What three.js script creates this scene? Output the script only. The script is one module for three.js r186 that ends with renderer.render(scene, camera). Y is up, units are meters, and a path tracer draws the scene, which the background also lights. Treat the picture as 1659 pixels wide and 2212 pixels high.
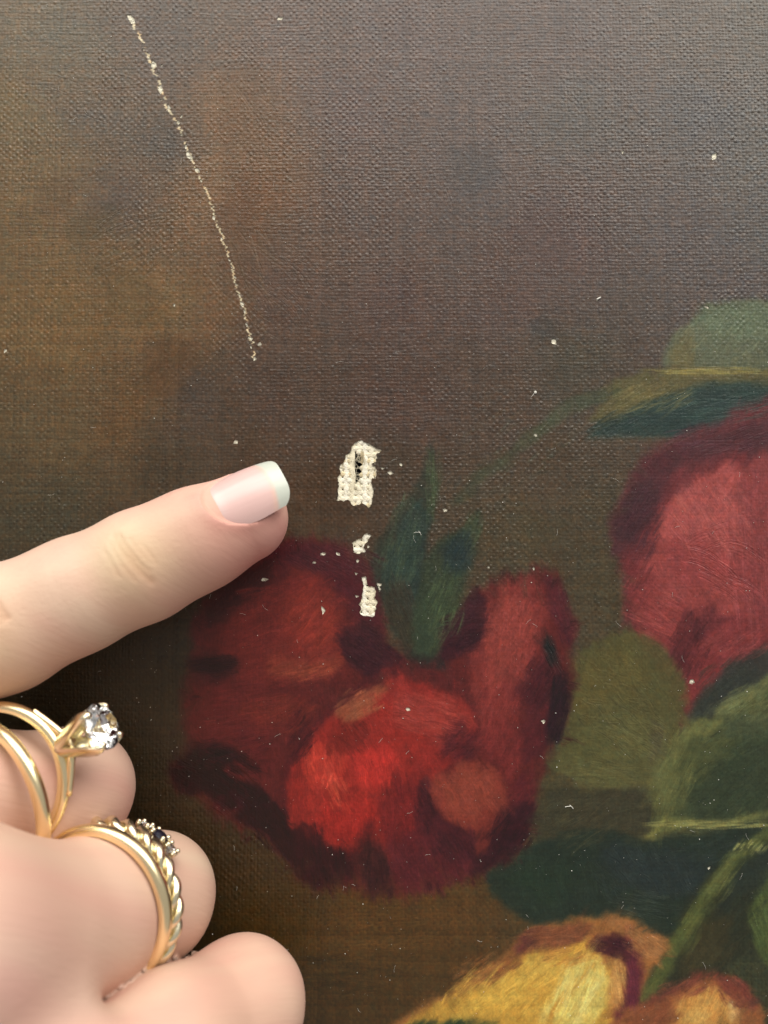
import * as THREE from 'three';
import { mergeGeometries, mergeVertices, toCreasedNormals } from 'three/addons/utils/BufferGeometryUtils.js';
import { RectAreaLightUniformsLib } from 'three/addons/lights/RectAreaLightUniformsLib.js';

// ---------------------------------------------------------------- camera, light, exposure
const DIST = 0.111, TILT = 4 * Math.PI / 180, TANV = 80 / 111;          // a phone held 11 cm over the canvas
const scene = new THREE.Scene();
const camera = new THREE.PerspectiveCamera(2 * Math.atan(TANV) * 180 / Math.PI, 0.75, 0.01, 20);
camera.position.set(0, DIST * Math.cos(TILT), DIST * Math.sin(TILT));
camera.lookAt(0, 0, 0);
camera.focus = 0.1105;
camera.userData.fStop = 17;
const renderer = new THREE.WebGLRenderer({ antialias: true });
renderer.toneMapping = THREE.LinearToneMapping;
renderer.toneMappingExposure = 1.2;
renderer.shadowMap.enabled = true;
renderer.shadowMap.type = THREE.PCFSoftShadowMap;
scene.background = new THREE.Color(0.34, 0.33, 0.315);                   // the dim room all round
RectAreaLightUniformsLib.init();
const WIN = { at: [0.25, 0.85, -1.50], w: 3.0, h: 1.4, L: 3.2 };          // a daylit window beyond the top right
const win = new THREE.RectAreaLight(new THREE.Color(1.0, 0.97, 0.9), WIN.L, WIN.w, WIN.h);
win.position.set(...WIN.at); win.lookAt(0, 0, 0); win.name = 'window_light';
scene.add(win);

// ---------------------------------------------------------------- small helpers (lengths in millimetres until mm() turns them to metres)
const V = (x, y, z) => new THREE.Vector3(x, y, z);
let seed = 12345;
const rnd = () => { seed = (seed + 0x6d2b79f5) | 0; let t = Math.imul(seed ^ (seed >>> 15), 1 | seed); t = (t + Math.imul(t ^ (t >>> 7), 61 | t)) ^ t; return ((t ^ (t >>> 14)) >>> 0) / 4294967296; };
const rr = (a, b) => a + (b - a) * rnd();
const clamp = (x, a, b) => (x < a ? a : x > b ? b : x), mix = (a, b, t) => a + (b - a) * t;
const sstep = (a, b, x) => { const t = clamp((x - a) / (b - a), 0, 1); return t * t * (3 - 2 * t); };
const s2l = (c) => (c <= 0.04045 ? c / 12.92 : Math.pow((c + 0.055) / 1.055, 2.4));
const l2s = (c) => (c <= 0.0031308 ? c * 12.92 : 1.055 * Math.pow(c, 1 / 2.4) - 0.055);
const hash = (x, y) => { let h = Math.imul(x | 0, 374761393) + Math.imul(y | 0, 668265263) | 0; h = Math.imul(h ^ (h >>> 13), 1274126177); return ((h ^ (h >>> 16)) >>> 0) / 4294967296; };
const vnoise = (x, y) => { const ix = Math.floor(x), iy = Math.floor(y); let fx = x - ix, fy = y - iy; fx = fx * fx * (3 - 2 * fx); fy = fy * fy * (3 - 2 * fy); const a = hash(ix, iy), b = hash(ix + 1, iy), c = hash(ix, iy + 1), d = hash(ix + 1, iy + 1); return a + (b - a) * fx + (c - a) * fy + (a - b - c + d) * fx * fy; };
const fbm = (x, y, o = 3) => { let s = 0, a = 0.5, n = 0; for (let i = 0; i < o; i++) { s += a * vnoise(x, y); n += a; x = x * 2.03 + 17.1; y = y * 2.03 + 9.7; a *= 0.5; } return s / n; };
// a pixel of the photograph (1659 wide) and a height over the canvas -> the point there, in mm
const CF = V(0, -Math.cos(TILT), -Math.sin(TILT)), CU = V(0, Math.sin(TILT), -Math.cos(TILT)), CP = V(0, 111 * Math.cos(TILT), 111 * Math.sin(TILT));
const at = (u, v, h = 0) => { const d = CF.clone().addScaledVector(V(1, 0, 0), (u - 829.5) / 1106 * TANV).addScaledVector(CU, (1106 - v) / 1106 * TANV); return CP.clone().addScaledVector(d, (h - CP.y) / d.y); };
const mm = (g) => g.scale(0.001, 0.001, 0.001);
function add(name, geo, material, parent = scene) { const m = new THREE.Mesh(geo, material); m.name = name; m.castShadow = m.receiveShadow = true; parent.add(m); return m; }
function tag(o, label, category, group, kind) { Object.assign(o.userData, { label, category }); if (group) o.userData.group = group; if (kind) o.userData.kind = kind; return o; }

const strip = (g) => { g = g.index ? g.toNonIndexed() : g; for (const k of Object.keys(g.attributes)) if (k !== 'position' && k !== 'normal') g.deleteAttribute(k); return g; };

// the window itself: frame, pane that glows, bars
{
  const w = new THREE.Group(); w.name = 'window'; w.position.copy(win.position); w.quaternion.copy(win.quaternion); scene.add(w);
  const glow = new THREE.MeshStandardMaterial({ color: 0x222222, emissive: new THREE.Color(1, 0.97, 0.9), emissiveIntensity: WIN.L * 0.5 });
  const white = new THREE.MeshStandardMaterial({ color: new THREE.Color(0.7, 0.69, 0.66), roughness: 0.5 });
  const pane = add('window_pane', new THREE.BoxGeometry(WIN.w, WIN.h, 0.006), glow, w); pane.position.z = 0.02; pane.castShadow = false;
  const bars = [];
  for (const s of [-1, 1]) { bars.push(new THREE.BoxGeometry(0.06, WIN.h + 0.12, 0.07).translate(s * (WIN.w / 2 + 0.03), 0, 0.01)); bars.push(new THREE.BoxGeometry(WIN.w, 0.06, 0.07).translate(0, s * (WIN.h / 2 + 0.03), 0.01)); }
  add('window_frame', mergeGeometries(bars), white, w);
  tag(w, 'tall daylit window in a white frame beyond the top of the painting', 'window');
}

// ---------------------------------------------------------------- the painted picture: colour and relief, laid out in mm on the canvas
const PX0 = -90, PZ0 = -112, PW = 180, PH = 216, TW = 1708, TH = 2048, S = TW / PW;
const BW = TW / 2, BH = TH / 2;
const toB = (u, v) => { const p = at(u, v); return [(p.x - PX0) * S / 2, (p.z - PZ0) * S / 2]; };
const QB = S / 2 / 13.83;                                              // base texels per photo pixel
const base = new Float32Array(BW * BH * 3), ori = new Float32Array(BW * BH), oriW = new Float32Array(BW * BH), strk = new Float32Array(BW * BH), smooth = new Float32Array(BW * BH);

// ground tone: patches of umber, purple and olive rubbed into each other
const patches = [
  [40, 20, 160, 146, 124, 92], [130, 60, 90, 128, 114, 90], [330, 60, 150, 108, 90, 76], [620, 60, 170, 112, 90, 78], [900, 60, 200, 106, 86, 78], [1200, 60, 200, 104, 86, 78], [1480, 40, 150, 104, 90, 78], [1640, 40, 120, 106, 94, 80],
  [30, 250, 160, 150, 124, 82], [180, 260, 110, 116, 100, 84], [330, 300, 120, 92, 80, 68], [510, 250, 160, 150, 108, 66], [760, 230, 140, 108, 86, 78], [1000, 260, 170, 104, 86, 78], [1250, 250, 130, 100, 90, 82], [1480, 250, 120, 100, 91, 86], [1620, 300, 110, 106, 100, 93],
  [60, 480, 150, 142, 112, 70], [230, 450, 100, 98, 80, 66], [420, 420, 160, 144, 106, 68], [560, 430, 130, 122, 82, 48], [760, 450, 150, 96, 76, 66], [1010, 380, 110, 90, 78, 74], [1200, 500, 150, 98, 76, 70], [1450, 520, 140, 94, 82, 78], [1640, 500, 100, 100, 93, 88],
  [80, 680, 160, 140, 108, 64], [300, 650, 160, 148, 112, 66], [470, 680, 110, 124, 90, 56], [650, 650, 120, 88, 66, 54], [850, 650, 150, 88, 66, 58], [1100, 650, 150, 88, 68, 60], [1350, 680, 140, 84, 72, 64], [1580, 600, 100, 92, 80, 76],
  [60, 900, 150, 104, 84, 54], [250, 860, 120, 104, 76, 44], [420, 880, 120, 72, 58, 46], [620, 850, 140, 76, 58, 46], [850, 850, 140, 78, 58, 48], [1080, 830, 130, 78, 62, 50], [1250, 800, 100, 72, 64, 50], [1170, 1000, 140, 76, 62, 46],
  [100, 1080, 140, 68, 60, 42], [350, 1040, 130, 66, 54, 38], [560, 990, 100, 66, 50, 34], [700, 1050, 90, 62, 44, 28], [860, 1000, 110, 66, 52, 38], [1120, 1150, 130, 74, 64, 44], [1280, 1250, 110, 72, 62, 42], [1280, 1100, 100, 72, 62, 44],
  [60, 1400, 200, 46, 38, 26], [300, 1420, 140, 44, 37, 25], [250, 1650, 160, 42, 34, 22], [380, 1850, 110, 46, 34, 19], [150, 1900, 200, 40, 32, 20], [560, 2020, 110, 56, 40, 18], [420, 2120, 120, 40, 30, 16],
  [640, 2100, 110, 60, 42, 18], [820, 2020, 100, 84, 56, 22], [960, 2000, 90, 90, 60, 26], [800, 2140, 100, 66, 47, 22], [1000, 2060, 90, 74, 52, 24], [1250, 1800, 110, 68, 62, 38], [1300, 1600, 110, 74, 68, 40], [1550, 2050, 140, 50, 52, 32], [1600, 1900, 140, 42, 50, 38], [1500, 1400, 120, 54, 54, 44],
];
{
  const P = patches.map((p) => { const k = Math.pow(66 / (0.3 * p[3] + 0.59 * p[4] + 0.11 * p[5]), 0.42); return [...toB(p[0], p[1]), p[2] * QB * 0.9, p[3] / 255 * k * 1.04, p[4] / 255 * k * 1.03, p[5] / 255 * k * 1.03]; });   // one depth of tone all over, only the hue wanders
  const Q = 4, lw = Math.ceil(BW / Q) + 1, lh = Math.ceil(BH / Q) + 1, low = new Float32Array(lw * lh * 3);
  for (let y = 0; y < lh; y++) for (let x = 0; x < lw; x++) {
    const wx = x * Q + (fbm(x * 0.06, y * 0.06) - 0.5) * 50, wy = y * Q + (fbm(x * 0.06 + 40, y * 0.06) - 0.5) * 50;
    let r = 0, g = 0, b = 0, n = 1e-9;
    for (const p of P) { const dx = wx - p[0], dy = wy - p[1], k = 1 / (1e-3 + Math.pow((dx * dx + dy * dy) / (p[2] * p[2]), 1.35)) * 1; r += p[3] * k; g += p[4] * k; b += p[5] * k; n += k; }
    const i = (y * lw + x) * 3; low[i] = r / n; low[i + 1] = g / n; low[i + 2] = b / n;
  }
  for (let y = 0; y < BH; y++) for (let x = 0; x < BW; x++) {
    const fx = x / Q, fy = y / Q, ix = Math.floor(fx), iy = Math.floor(fy), tx = fx - ix, ty = fy - iy, i = (iy * lw + ix) * 3, o = (y * BW + x) * 3;
    for (let c = 0; c < 3; c++) base[o + c] = mix(mix(low[i + c], low[i + 3 + c], tx), mix(low[i + lw * 3 + c], low[i + lw * 3 + 3 + c], tx), ty);
  }
}
let tone = 1;
// one painted shape: a closed soft outline in photo pixels; o = direction of its brush marks (degrees, from +x towards +y), k = how streaky
function shape(pts, col, soft = 14, alpha = 1, o = null, k = 1) {
  const n = pts.length / 2, B = []; for (let i = 0; i < n; i++) B.push(toB(pts[2 * i], pts[2 * i + 1]));
  const poly = [];
  for (let i = 0; i < n; i++) {
    const a = B[(i + n - 1) % n], b = B[i], c = B[(i + 1) % n], d = B[(i + 2) % n];
    for (let j = 0; j < 5; j++) { const t = j / 5, t2 = t * t, t3 = t2 * t; poly.push([0, 1].map((e) => 0.5 * (2 * b[e] + (c[e] - a[e]) * t + (2 * a[e] - 5 * b[e] + 4 * c[e] - d[e]) * t2 + (3 * b[e] - a[e] - 3 * c[e] + d[e]) * t3))); }
  }
  const R = Math.max(0.4, soft * QB * 0.16), pad = Math.ceil(R * 3 + 8);
  let x0 = 1e9, y0 = 1e9, x1 = -1e9, y1 = -1e9; for (const p of poly) { x0 = Math.min(x0, p[0]); x1 = Math.max(x1, p[0]); y0 = Math.min(y0, p[1]); y1 = Math.max(y1, p[1]); }
  x0 = Math.floor(x0 - pad); y0 = Math.floor(y0 - pad); const w = Math.ceil(x1 + pad) - x0, h = Math.ceil(y1 + pad) - y0;
  let m = new Float32Array(w * h);
  for (let y = 0; y < h; y++) for (let sub = 0; sub < 2; sub++) {
    const yy = y + y0 + 0.25 + sub * 0.5, xs = [];
    for (let i = 0; i < poly.length; i++) { const a = poly[i], b = poly[(i + 1) % poly.length]; if ((a[1] <= yy) !== (b[1] <= yy)) xs.push(a[0] + (yy - a[1]) / (b[1] - a[1]) * (b[0] - a[0])); }
    xs.sort((a, b) => a - b);
    for (let i = 0; i + 1 < xs.length; i += 2) { const a = xs[i] - x0, b = xs[i + 1] - x0; for (let x = Math.max(0, Math.floor(a)); x <= Math.min(w - 1, Math.floor(b)); x++) m[y * w + x] += 0.5 * clamp(Math.min(x + 1, b) - Math.max(x, a), 0, 1); }
  }
  const r = Math.max(1, Math.round(R));
  for (let pass = 0; pass < 3; pass++) {
    const t = new Float32Array(w * h), k2 = 1 / (2 * r + 1);
    for (let y = 0; y < h; y++) { let s = 0; for (let x = -r; x < w; x++) { if (x + r < w) s += m[y * w + x + r]; if (x - r - 1 >= 0) s -= m[y * w + x - r - 1]; if (x >= 0) t[y * w + x] = s * k2; } }
    for (let x = 0; x < w; x++) { let s = 0; for (let y = -r; y < h; y++) { if (y + r < h) s += t[(y + r) * w + x]; if (y - r - 1 >= 0) s -= t[(y - r - 1) * w + x]; if (y >= 0) m[y * w + x] = s * k2; } }
  }
  const ang = o === null ? 0 : o * Math.PI / 180;
  for (let y = 0; y < h; y++) for (let x = 0; x < w; x++) {
    const X = x + x0, Y = y + y0; if (X < 0 || Y < 0 || X >= BW || Y >= BH) continue;
    // ragged edges: the mask is looked up a little to the side
    const wob = 2.2 + soft * 0.12, ca = Math.cos(ang), sa = Math.sin(ang), al = X * ca + Y * sa, ac = Y * ca - X * sa, push = ((fbm(al * 0.035, ac * 0.22, 2) - 0.5) * 1.5 + (vnoise(al * 0.15, ac * 0.7) - 0.5) * 0.4) * wob, pull = (fbm(X * 0.06 + 31, Y * 0.06, 2) - 0.5) * 2 * wob, sx = clamp(Math.round(x + ca * push - sa * pull), 0, w - 1), sy = clamp(Math.round(y + sa * push + ca * pull), 0, h - 1);
    const a = m[sy * w + sx] * alpha; if (a < 0.004) continue;
    const i = Y * BW + X;
    for (let c = 0; c < 3; c++) base[i * 3 + c] = mix(base[i * 3 + c], col[c] / 255 * tone, a);
    if (o !== null) { ori[i] = a > 0.4 ? ang : ori[i]; oriW[i] = mix(oriW[i], 1, a); }
    strk[i] = mix(strk[i], k, a); smooth[i] = mix(smooth[i], 1, a);
  }
}
// a painted line of changing width
function line(pts, w0, w1, col, soft = 6, alpha = 1) {
  const n = pts.length / 2, L = [], Rr = [];
  for (let i = 0; i < n; i++) {
    const a = Math.max(0, i - 1), b = Math.min(n - 1, i + 1); let dx = pts[2 * b] - pts[2 * a], dy = pts[2 * b + 1] - pts[2 * a + 1]; const l = Math.hypot(dx, dy); dx /= l; dy /= l;
    const w = mix(w0, w1, i / (n - 1)) / 2; L.push(pts[2 * i] - dy * w, pts[2 * i + 1] + dx * w); Rr.unshift(pts[2 * i] + dy * w, pts[2 * i + 1] - dx * w);
  }
  const R2 = []; for (let i = 0; i < Rr.length; i += 2) R2.push(Rr[i], Rr[i + 1]);
  shape([...L, ...R2], col, soft, alpha, Math.atan2(pts[2 * n - 1] - pts[1], pts[2 * n - 2] - pts[0]) * 180 / Math.PI, 0.8);
}
tone = 0.78;
// --- loose marks in the ground
shape([150, 180, 260, 185, 350, 205, 250, 200], [128, 96, 70], 8, 0.5, 8);
shape([480, 170, 580, 150, 600, 260, 560, 330, 470, 300], [134, 94, 58], 60, 0.5, 60);
shape([470, 430, 560, 420, 590, 560, 520, 640, 470, 560], [122, 82, 50], 50, 0.45, 70);
shape([330, 740, 420, 740, 400, 830, 320, 850], [118, 78, 42], 40, 0.5, 120);
shape([90, 400, 160, 380, 150, 470, 80, 460], [120, 86, 54], 30, 0.4, 80);
shape([140, 480, 240, 440, 260, 480, 160, 520], [108, 88, 52], 26, 0.4, -25);
shape([200, 560, 330, 620, 340, 700, 240, 680], [112, 88, 50], 50, 0.4, 40);
shape([980, 330, 1060, 330, 1060, 390, 980, 390], [88, 84, 84], 50, 0.5, 90);
shape([1460, 190, 1560, 220, 1560, 290, 1470, 280], [96, 94, 98], 60, 0.35, 90);
shape([1110, 470, 1200, 440, 1230, 560, 1130, 570], [108, 78, 70], 70, 0.4, 90);
shape([1150, 690, 1200, 700, 1190, 730, 1150, 720], [66, 66, 64], 20, 0.6, 90);
tone = 0.95;
// --- leaves at the top right
shape([1440, 790, 1455, 735, 1490, 700, 1520, 670, 1600, 652, 1690, 655, 1690, 795, 1540, 800], [98, 104, 76], 26, 0.95, -70, 0.5);
shape([1500, 690, 1560, 660, 1690, 655, 1690, 715, 1580, 730], [100, 114, 84], 40, 0.85, -40, 0.5);
shape([1442, 790, 1455, 735, 1490, 710, 1500, 790], [112, 100, 56], 26, 0.75, 85, 0.5);
shape([1280, 905, 1310, 840, 1380, 805, 1480, 796, 1560, 794, 1690, 805, 1690, 835, 1500, 850, 1390, 895, 1310, 930], [98, 90, 52], 22, 0.95, -20, 0.6);
shape([1320, 870, 1400, 820, 1440, 830, 1380, 880], [112, 102, 56], 30, 0.7, -35, 0.6);
shape([1270, 942, 1330, 900, 1400, 862, 1480, 838, 1560, 826, 1690, 832, 1690, 905, 1560, 920, 1450, 940, 1350, 946], [44, 66, 60], 12, 0.97, -10, 0.8);
shape([1380, 910, 1480, 860, 1600, 850, 1600, 890, 1480, 925], [38, 58, 56], 26, 0.7, -10, 0.8);
line([1490, 806, 1560, 798, 1640, 802, 1690, 812], 5, 8, [140, 126, 62], 5, 0.8);
line([1440, 812, 1520, 806, 1600, 812], 4, 4, [122, 112, 58], 4, 0.6);
line([1280, 946, 1360, 950, 1450, 944], 3, 5, [96, 92, 58], 4, 0.5);
tone = 0.95;
// --- stem of the red flower
line([1330, 850, 1230, 880, 1140, 945, 1070, 1005, 985, 1080], 34, 16, [70, 78, 54], 16, 0.8);
line([1240, 868, 1140, 940, 1075, 995], 9, 7, [84, 92, 62], 6, 0.6);
tone = 1;
// --- the rose at the right edge
shape([1325, 1160, 1340, 1090, 1385, 1000, 1450, 950, 1540, 915, 1700, 880, 1700, 1400, 1580, 1440, 1520, 1490, 1465, 1570, 1445, 1480, 1385, 1400, 1352, 1330, 1345, 1230], [112, 42, 46], 34, 0.97, -60, 0.8);
shape([1322, 1170, 1345, 1080, 1390, 1000, 1460, 945, 1560, 918, 1700, 895, 1700, 990, 1560, 975, 1470, 1010, 1410, 1090, 1372, 1180, 1340, 1210], [76, 38, 44], 54, 0.8, -55, 0.7);
shape([1330, 1160, 1350, 1080, 1400, 1040, 1420, 1080, 1380, 1160], [60, 34, 40], 24, 0.7, -60, 0.7);
shape([1390, 1190, 1440, 1100, 1510, 1030, 1590, 1005, 1700, 1010, 1700, 1270, 1590, 1320, 1500, 1350, 1430, 1330, 1370, 1290], [158, 66, 62], 30, 0.9, 60, 0.8);
shape([1430, 1110, 1520, 1030, 1600, 1010, 1610, 1130, 1540, 1150, 1460, 1180], [176, 78, 74], 40, 0.8, -65, 0.8);
shape([1355, 1300, 1400, 1230, 1470, 1290, 1480, 1380, 1400, 1400, 1365, 1350], [140, 54, 52], 30, 0.8, 30, 0.8);
shape([1480, 1330, 1540, 1300, 1530, 1370, 1490, 1440, 1465, 1500, 1450, 1430], [90, 34, 38], 26, 0.75, -65, 0.8);
shape([1500, 1400, 1600, 1330, 1700, 1300, 1700, 1390, 1580, 1435, 1510, 1500, 1480, 1530], [134, 50, 50], 26, 0.8, -40, 0.8);
shape([1600, 1020, 1700, 1010, 1700, 1320, 1620, 1320], [134, 56, 58], 40, 0.6, 88, 0.9);
shape([1440, 1170, 1500, 1150, 1570, 1190, 1580, 1230, 1500, 1260, 1450, 1220], [150, 60, 60], 20, 0.6, 35, 1);
shape([1355, 1180, 1420, 1120, 1400, 1190, 1360, 1240], [112, 42, 44], 24, 0.7, -45, 1);
tone = 1;
// --- leaf behind, between the flowers
shape([1236, 1440, 1290, 1385, 1380, 1365, 1440, 1405, 1482, 1480, 1478, 1560, 1440, 1640, 1440, 1692, 1330, 1700, 1230, 1668, 1195, 1650, 1230, 1560], [86, 82, 44], 26, 0.9, 60, 0.5);
shape([1250, 1460, 1310, 1400, 1380, 1400, 1390, 1480, 1310, 1520, 1250, 1540], [98, 86, 42], 50, 0.7, 60, 0.5);
shape([1230, 1600, 1330, 1530, 1430, 1600, 1420, 1690, 1310, 1696, 1220, 1660], [92, 90, 50], 40, 0.7, 20, 0.7);
shape([1410, 1560, 1440, 1580, 1440, 1680, 1400, 1670], [78, 70, 52], 20, 0.6, 40, 0.7);
line([1220, 1650, 1290, 1690, 1400, 1700, 1450, 1690], 4, 7, [112, 108, 58], 5, 0.6);
// --- red flower, whole outline then its petals (coordinates of a detail of the photograph)
tone = 0.98;
const FL = (a) => a.map((x, i) => x * 1.0083 + (i % 2 ? 1097 : 329));
const fs = (pts, ...r) => shape(FL(pts), ...r), fln = (pts, ...r) => line(FL(pts), ...r);
fs([110, 200, 190, 110, 280, 72, 400, 76, 470, 130, 495, 230, 520, 300, 560, 322, 610, 300, 650, 230, 710, 165, 800, 135, 868, 150, 902, 230, 902, 330, 890, 430, 860, 500, 830, 570, 818, 640, 800, 700, 755, 745, 700, 780, 640, 802, 560, 820, 480, 826, 420, 802, 350, 815, 292, 765, 230, 705, 150, 662, 100, 618, 46, 594, 40, 562, 72, 522, 68, 440, 72, 360, 90, 270], [96, 31, 30], 34, 0.97, 80, 1);
fs([170, 190, 300, 140, 385, 170, 412, 260, 392, 345, 300, 380, 190, 350, 130, 280], [124, 40, 35], 60, 0.85, -15, 1);
fs([110, 380, 200, 350, 300, 390, 290, 480, 200, 520, 110, 490], [104, 34, 33], 60, 0.7, -8, 1);
fs([290, 190, 370, 180, 400, 250, 370, 320, 300, 300], [146, 48, 36], 46, 0.75, -40, 1);
fs([250, 310, 330, 330, 400, 318, 392, 348, 330, 365, 260, 345], [154, 64, 44], 30, 0.65, -15, 1);
fs([190, 410, 290, 405, 345, 430, 280, 462, 200, 455], [128, 46, 34], 36, 0.65, -10, 1);
fs([250, 80, 400, 78, 478, 140, 497, 250, 440, 240, 365, 150, 270, 128], [80, 26, 34], 34, 0.85, 45, 1);
fs([110, 200, 180, 130, 250, 100, 240, 150, 170, 210, 120, 260], [58, 24, 24], 40, 0.75, -40, 1);
fs([398, 268, 460, 245, 512, 292, 534, 340, 486, 372, 424, 336], [58, 22, 30], 26, 0.85, 30, 1);
fs([78, 322, 172, 314, 176, 352, 88, 352], [50, 22, 24], 6, 0.85, -2, 1);
fs([80, 360, 150, 356, 140, 372, 84, 376], [64, 26, 28], 8, 0.6, -2, 1);
fs([38, 572, 60, 536, 110, 505, 172, 508, 184, 540, 146, 560, 176, 588, 232, 598, 284, 650, 304, 722, 292, 764, 240, 702, 180, 662, 110, 618, 58, 606], [38, 16, 21], 12, 0.92, 35, 1);
fs([110, 520, 160, 516, 170, 540, 120, 552], [30, 20, 26], 10, 0.7, 10, 1);
for (let k = 0; k < 8; k++) { const a = k / 8 * 6.283, b = a + 0.85; fln([166 + 26 * Math.cos(a), 634 + 18 * Math.sin(a), 166 + 27 * Math.cos((a + b) / 2), 634 + 19 * Math.sin((a + b) / 2), 166 + 26 * Math.cos(b), 634 + 18 * Math.sin(b)], 8, 8, k < 4 ? [104, 30, 36] : [70, 22, 30], 4, 0.75); }
// centre petal
tone = 1.07;
fs([506, 345, 560, 365, 640, 398, 690, 440, 692, 490, 650, 545, 602, 580, 588, 620, 602, 690, 585, 735, 520, 735, 462, 705, 430, 740, 380, 725, 312, 695, 284, 645, 284, 580, 310, 508, 370, 440, 440, 385], [138, 35, 29], 18, 0.94, 75, 1);
fs([310, 540, 370, 450, 460, 410, 540, 420, 560, 520, 500, 620, 420, 700, 330, 680, 300, 620], [150, 38, 30], 50, 0.75, 78, 1);
fs([326, 525, 370, 500, 412, 520, 398, 590, 340, 596], [180, 50, 38], 26, 0.85, 78, 1);
fs([426, 520, 505, 512, 522, 556, 474, 596, 430, 565], [186, 42, 35], 28, 0.85, 82, 1);
fs([360, 520, 405, 452, 472, 458, 452, 508, 402, 532], [112, 31, 25], 26, 0.8, 60, 1);
fs([384, 432, 430, 394, 492, 364, 500, 382, 472, 432, 420, 452], [142, 74, 48], 18, 0.9, -35, 0.7);
fs([515, 395, 590, 395, 680, 440, 668, 500, 560, 485], [148, 50, 42], 46, 0.8, 22, 1);
fs([520, 350, 545, 370, 556, 400, 510, 395], [150, 46, 40], 20, 0.6, 60, 1);
fs([396, 620, 470, 632, 456, 702, 378, 712, 330, 680], [160, 35, 28], 34, 0.8, 80, 1);
fs([478, 600, 580, 590, 590, 720, 500, 730], [112, 29, 28], 36, 0.8, 85, 1);
fs([455, 660, 470, 690, 440, 735, 425, 720], [60, 20, 22], 12, 0.6, 110, 1);
fln([520, 350, 440, 388, 365, 446, 308, 520, 283, 600, 284, 650], 20, 14, [64, 22, 27], 12, 0.75);
fln([688, 425, 696, 462, 688, 500, 652, 548, 606, 578], 7, 9, [74, 25, 28], 6, 0.8);
fln([560, 330, 620, 360, 670, 400, 692, 440], 10, 8, [84, 27, 30], 12, 0.65);
tone = 1;
// ball and right petal
fs([578, 575, 600, 590, 606, 640, 642, 690, 604, 728, 572, 690, 562, 640], [68, 23, 30], 16, 0.85, 70, 1);
fs([598, 592, 650, 548, 722, 548, 760, 600, 752, 672, 706, 694, 634, 672], [140, 55, 41], 20, 0.9, 60, 0.6);
fs([620, 600, 660, 566, 720, 572, 728, 630, 680, 656, 636, 640], [150, 63, 46], 40, 0.7, 60, 0.6);
fs([612, 480, 660, 462, 706, 492, 692, 532, 640, 542], [84, 27, 32], 30, 0.75, -40, 1);
fs([684, 260, 728, 178, 812, 156, 846, 220, 836, 300, 802, 390, 772, 460, 726, 500, 692, 430, 676, 340], [134, 49, 44], 34, 0.88, -75, 1);
fs([712, 240, 750, 186, 806, 180, 814, 250, 790, 340, 736, 390, 706, 330], [152, 61, 52], 50, 0.75, -75, 1);
fs([700, 490, 770, 460, 800, 520, 770, 600, 752, 560], [122, 40, 38], 40, 0.7, -70, 1);
fs([616, 278, 656, 212, 702, 176, 716, 250, 690, 292, 640, 322, 598, 334], [58, 23, 32], 14, 0.88, -25, 1);
fs([806, 344, 852, 308, 864, 380, 824, 424, 786, 404], [74, 26, 32], 22, 0.8, -60, 1);
fs([800, 440, 850, 410, 846, 490, 820, 540, 790, 520], [80, 27, 33], 26, 0.7, -70, 1);
fs([834, 282, 850, 277, 868, 308, 874, 342, 858, 328, 840, 306], [30, 34, 34], 4, 0.95, 62, 1);
fs([862, 360, 890, 348, 892, 440, 862, 502, 834, 484, 850, 420], [42, 21, 28], 12, 0.88, -75, 1);
fs([838, 140, 890, 196, 904, 290, 874, 270, 842, 190], [88, 32, 40], 18, 0.8, 70, 1);
fs([760, 600, 820, 570, 816, 640, 770, 650], [96, 31, 36], 24, 0.75, -60, 1);
// dark lower rim
fs([296, 690, 350, 676, 384, 722, 432, 738, 428, 792, 350, 814, 298, 772], [50, 19, 22], 16, 0.88, 75, 1);
fs([438, 734, 482, 720, 514, 772, 506, 826, 458, 818], [62, 28, 27], 12, 0.85, 85, 1);
fs([516, 704, 640, 680, 696, 704, 704, 772, 640, 802, 540, 822], [92, 30, 35], 26, 0.8, 70, 1);
fs([610, 690, 680, 690, 700, 730, 640, 760], [66, 24, 30], 26, 0.7, 60, 1);
fs([696, 706, 758, 640, 808, 628, 818, 668, 792, 722, 742, 764, 690, 782], [54, 21, 28], 12, 0.9, -55, 1);
fs([262, 672, 300, 690, 306, 760, 280, 740], [44, 17, 21], 12, 0.8, 70, 1);
fs([700, 660, 745, 650, 730, 720, 700, 740], [128, 46, 36], 20, 0.75, -65, 1);
tone = 0.95;
// --- green cap of the red flower
shape([928, 962, 944, 975, 946, 1040, 934, 1110, 922, 1180, 930, 1260, 935, 1340, 925, 1420, 880, 1405, 838, 1350, 815, 1280, 802, 1220, 822, 1160, 870, 1100, 908, 1040, 922, 1000], [48, 56, 44], 14, 0.9, -75, 1);
shape([830, 1240, 870, 1130, 915, 1080, 925, 1120, 905, 1220, 905, 1320, 870, 1330], [44, 64, 56], 24, 0.8, -72, 1);
shape([835, 1280, 870, 1250, 900, 1330, 905, 1400, 870, 1390], [62, 52, 36], 22, 0.6, 70, 1);
shape([1042, 1106, 1030, 1170, 1015, 1230, 1000, 1290, 960, 1360, 940, 1415, 905, 1420, 888, 1370, 890, 1310, 915, 1220, 960, 1160, 1010, 1130], [54, 66, 46], 12, 0.92, -65, 1);
shape([950, 1190, 1000, 1150, 1018, 1170, 1010, 1230, 970, 1240], [40, 56, 54], 16, 0.85, -60, 1);
shape([900, 1310, 940, 1260, 985, 1260, 960, 1340, 930, 1400, 905, 1400], [54, 68, 48], 22, 0.8, -70, 1);
line([912, 1180, 905, 1240, 900, 1270], 8, 5, [26, 38, 42], 5, 0.7);
line([945, 970, 948, 1040, 935, 1100], 6, 10, [70, 84, 50], 8, 0.5);
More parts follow.
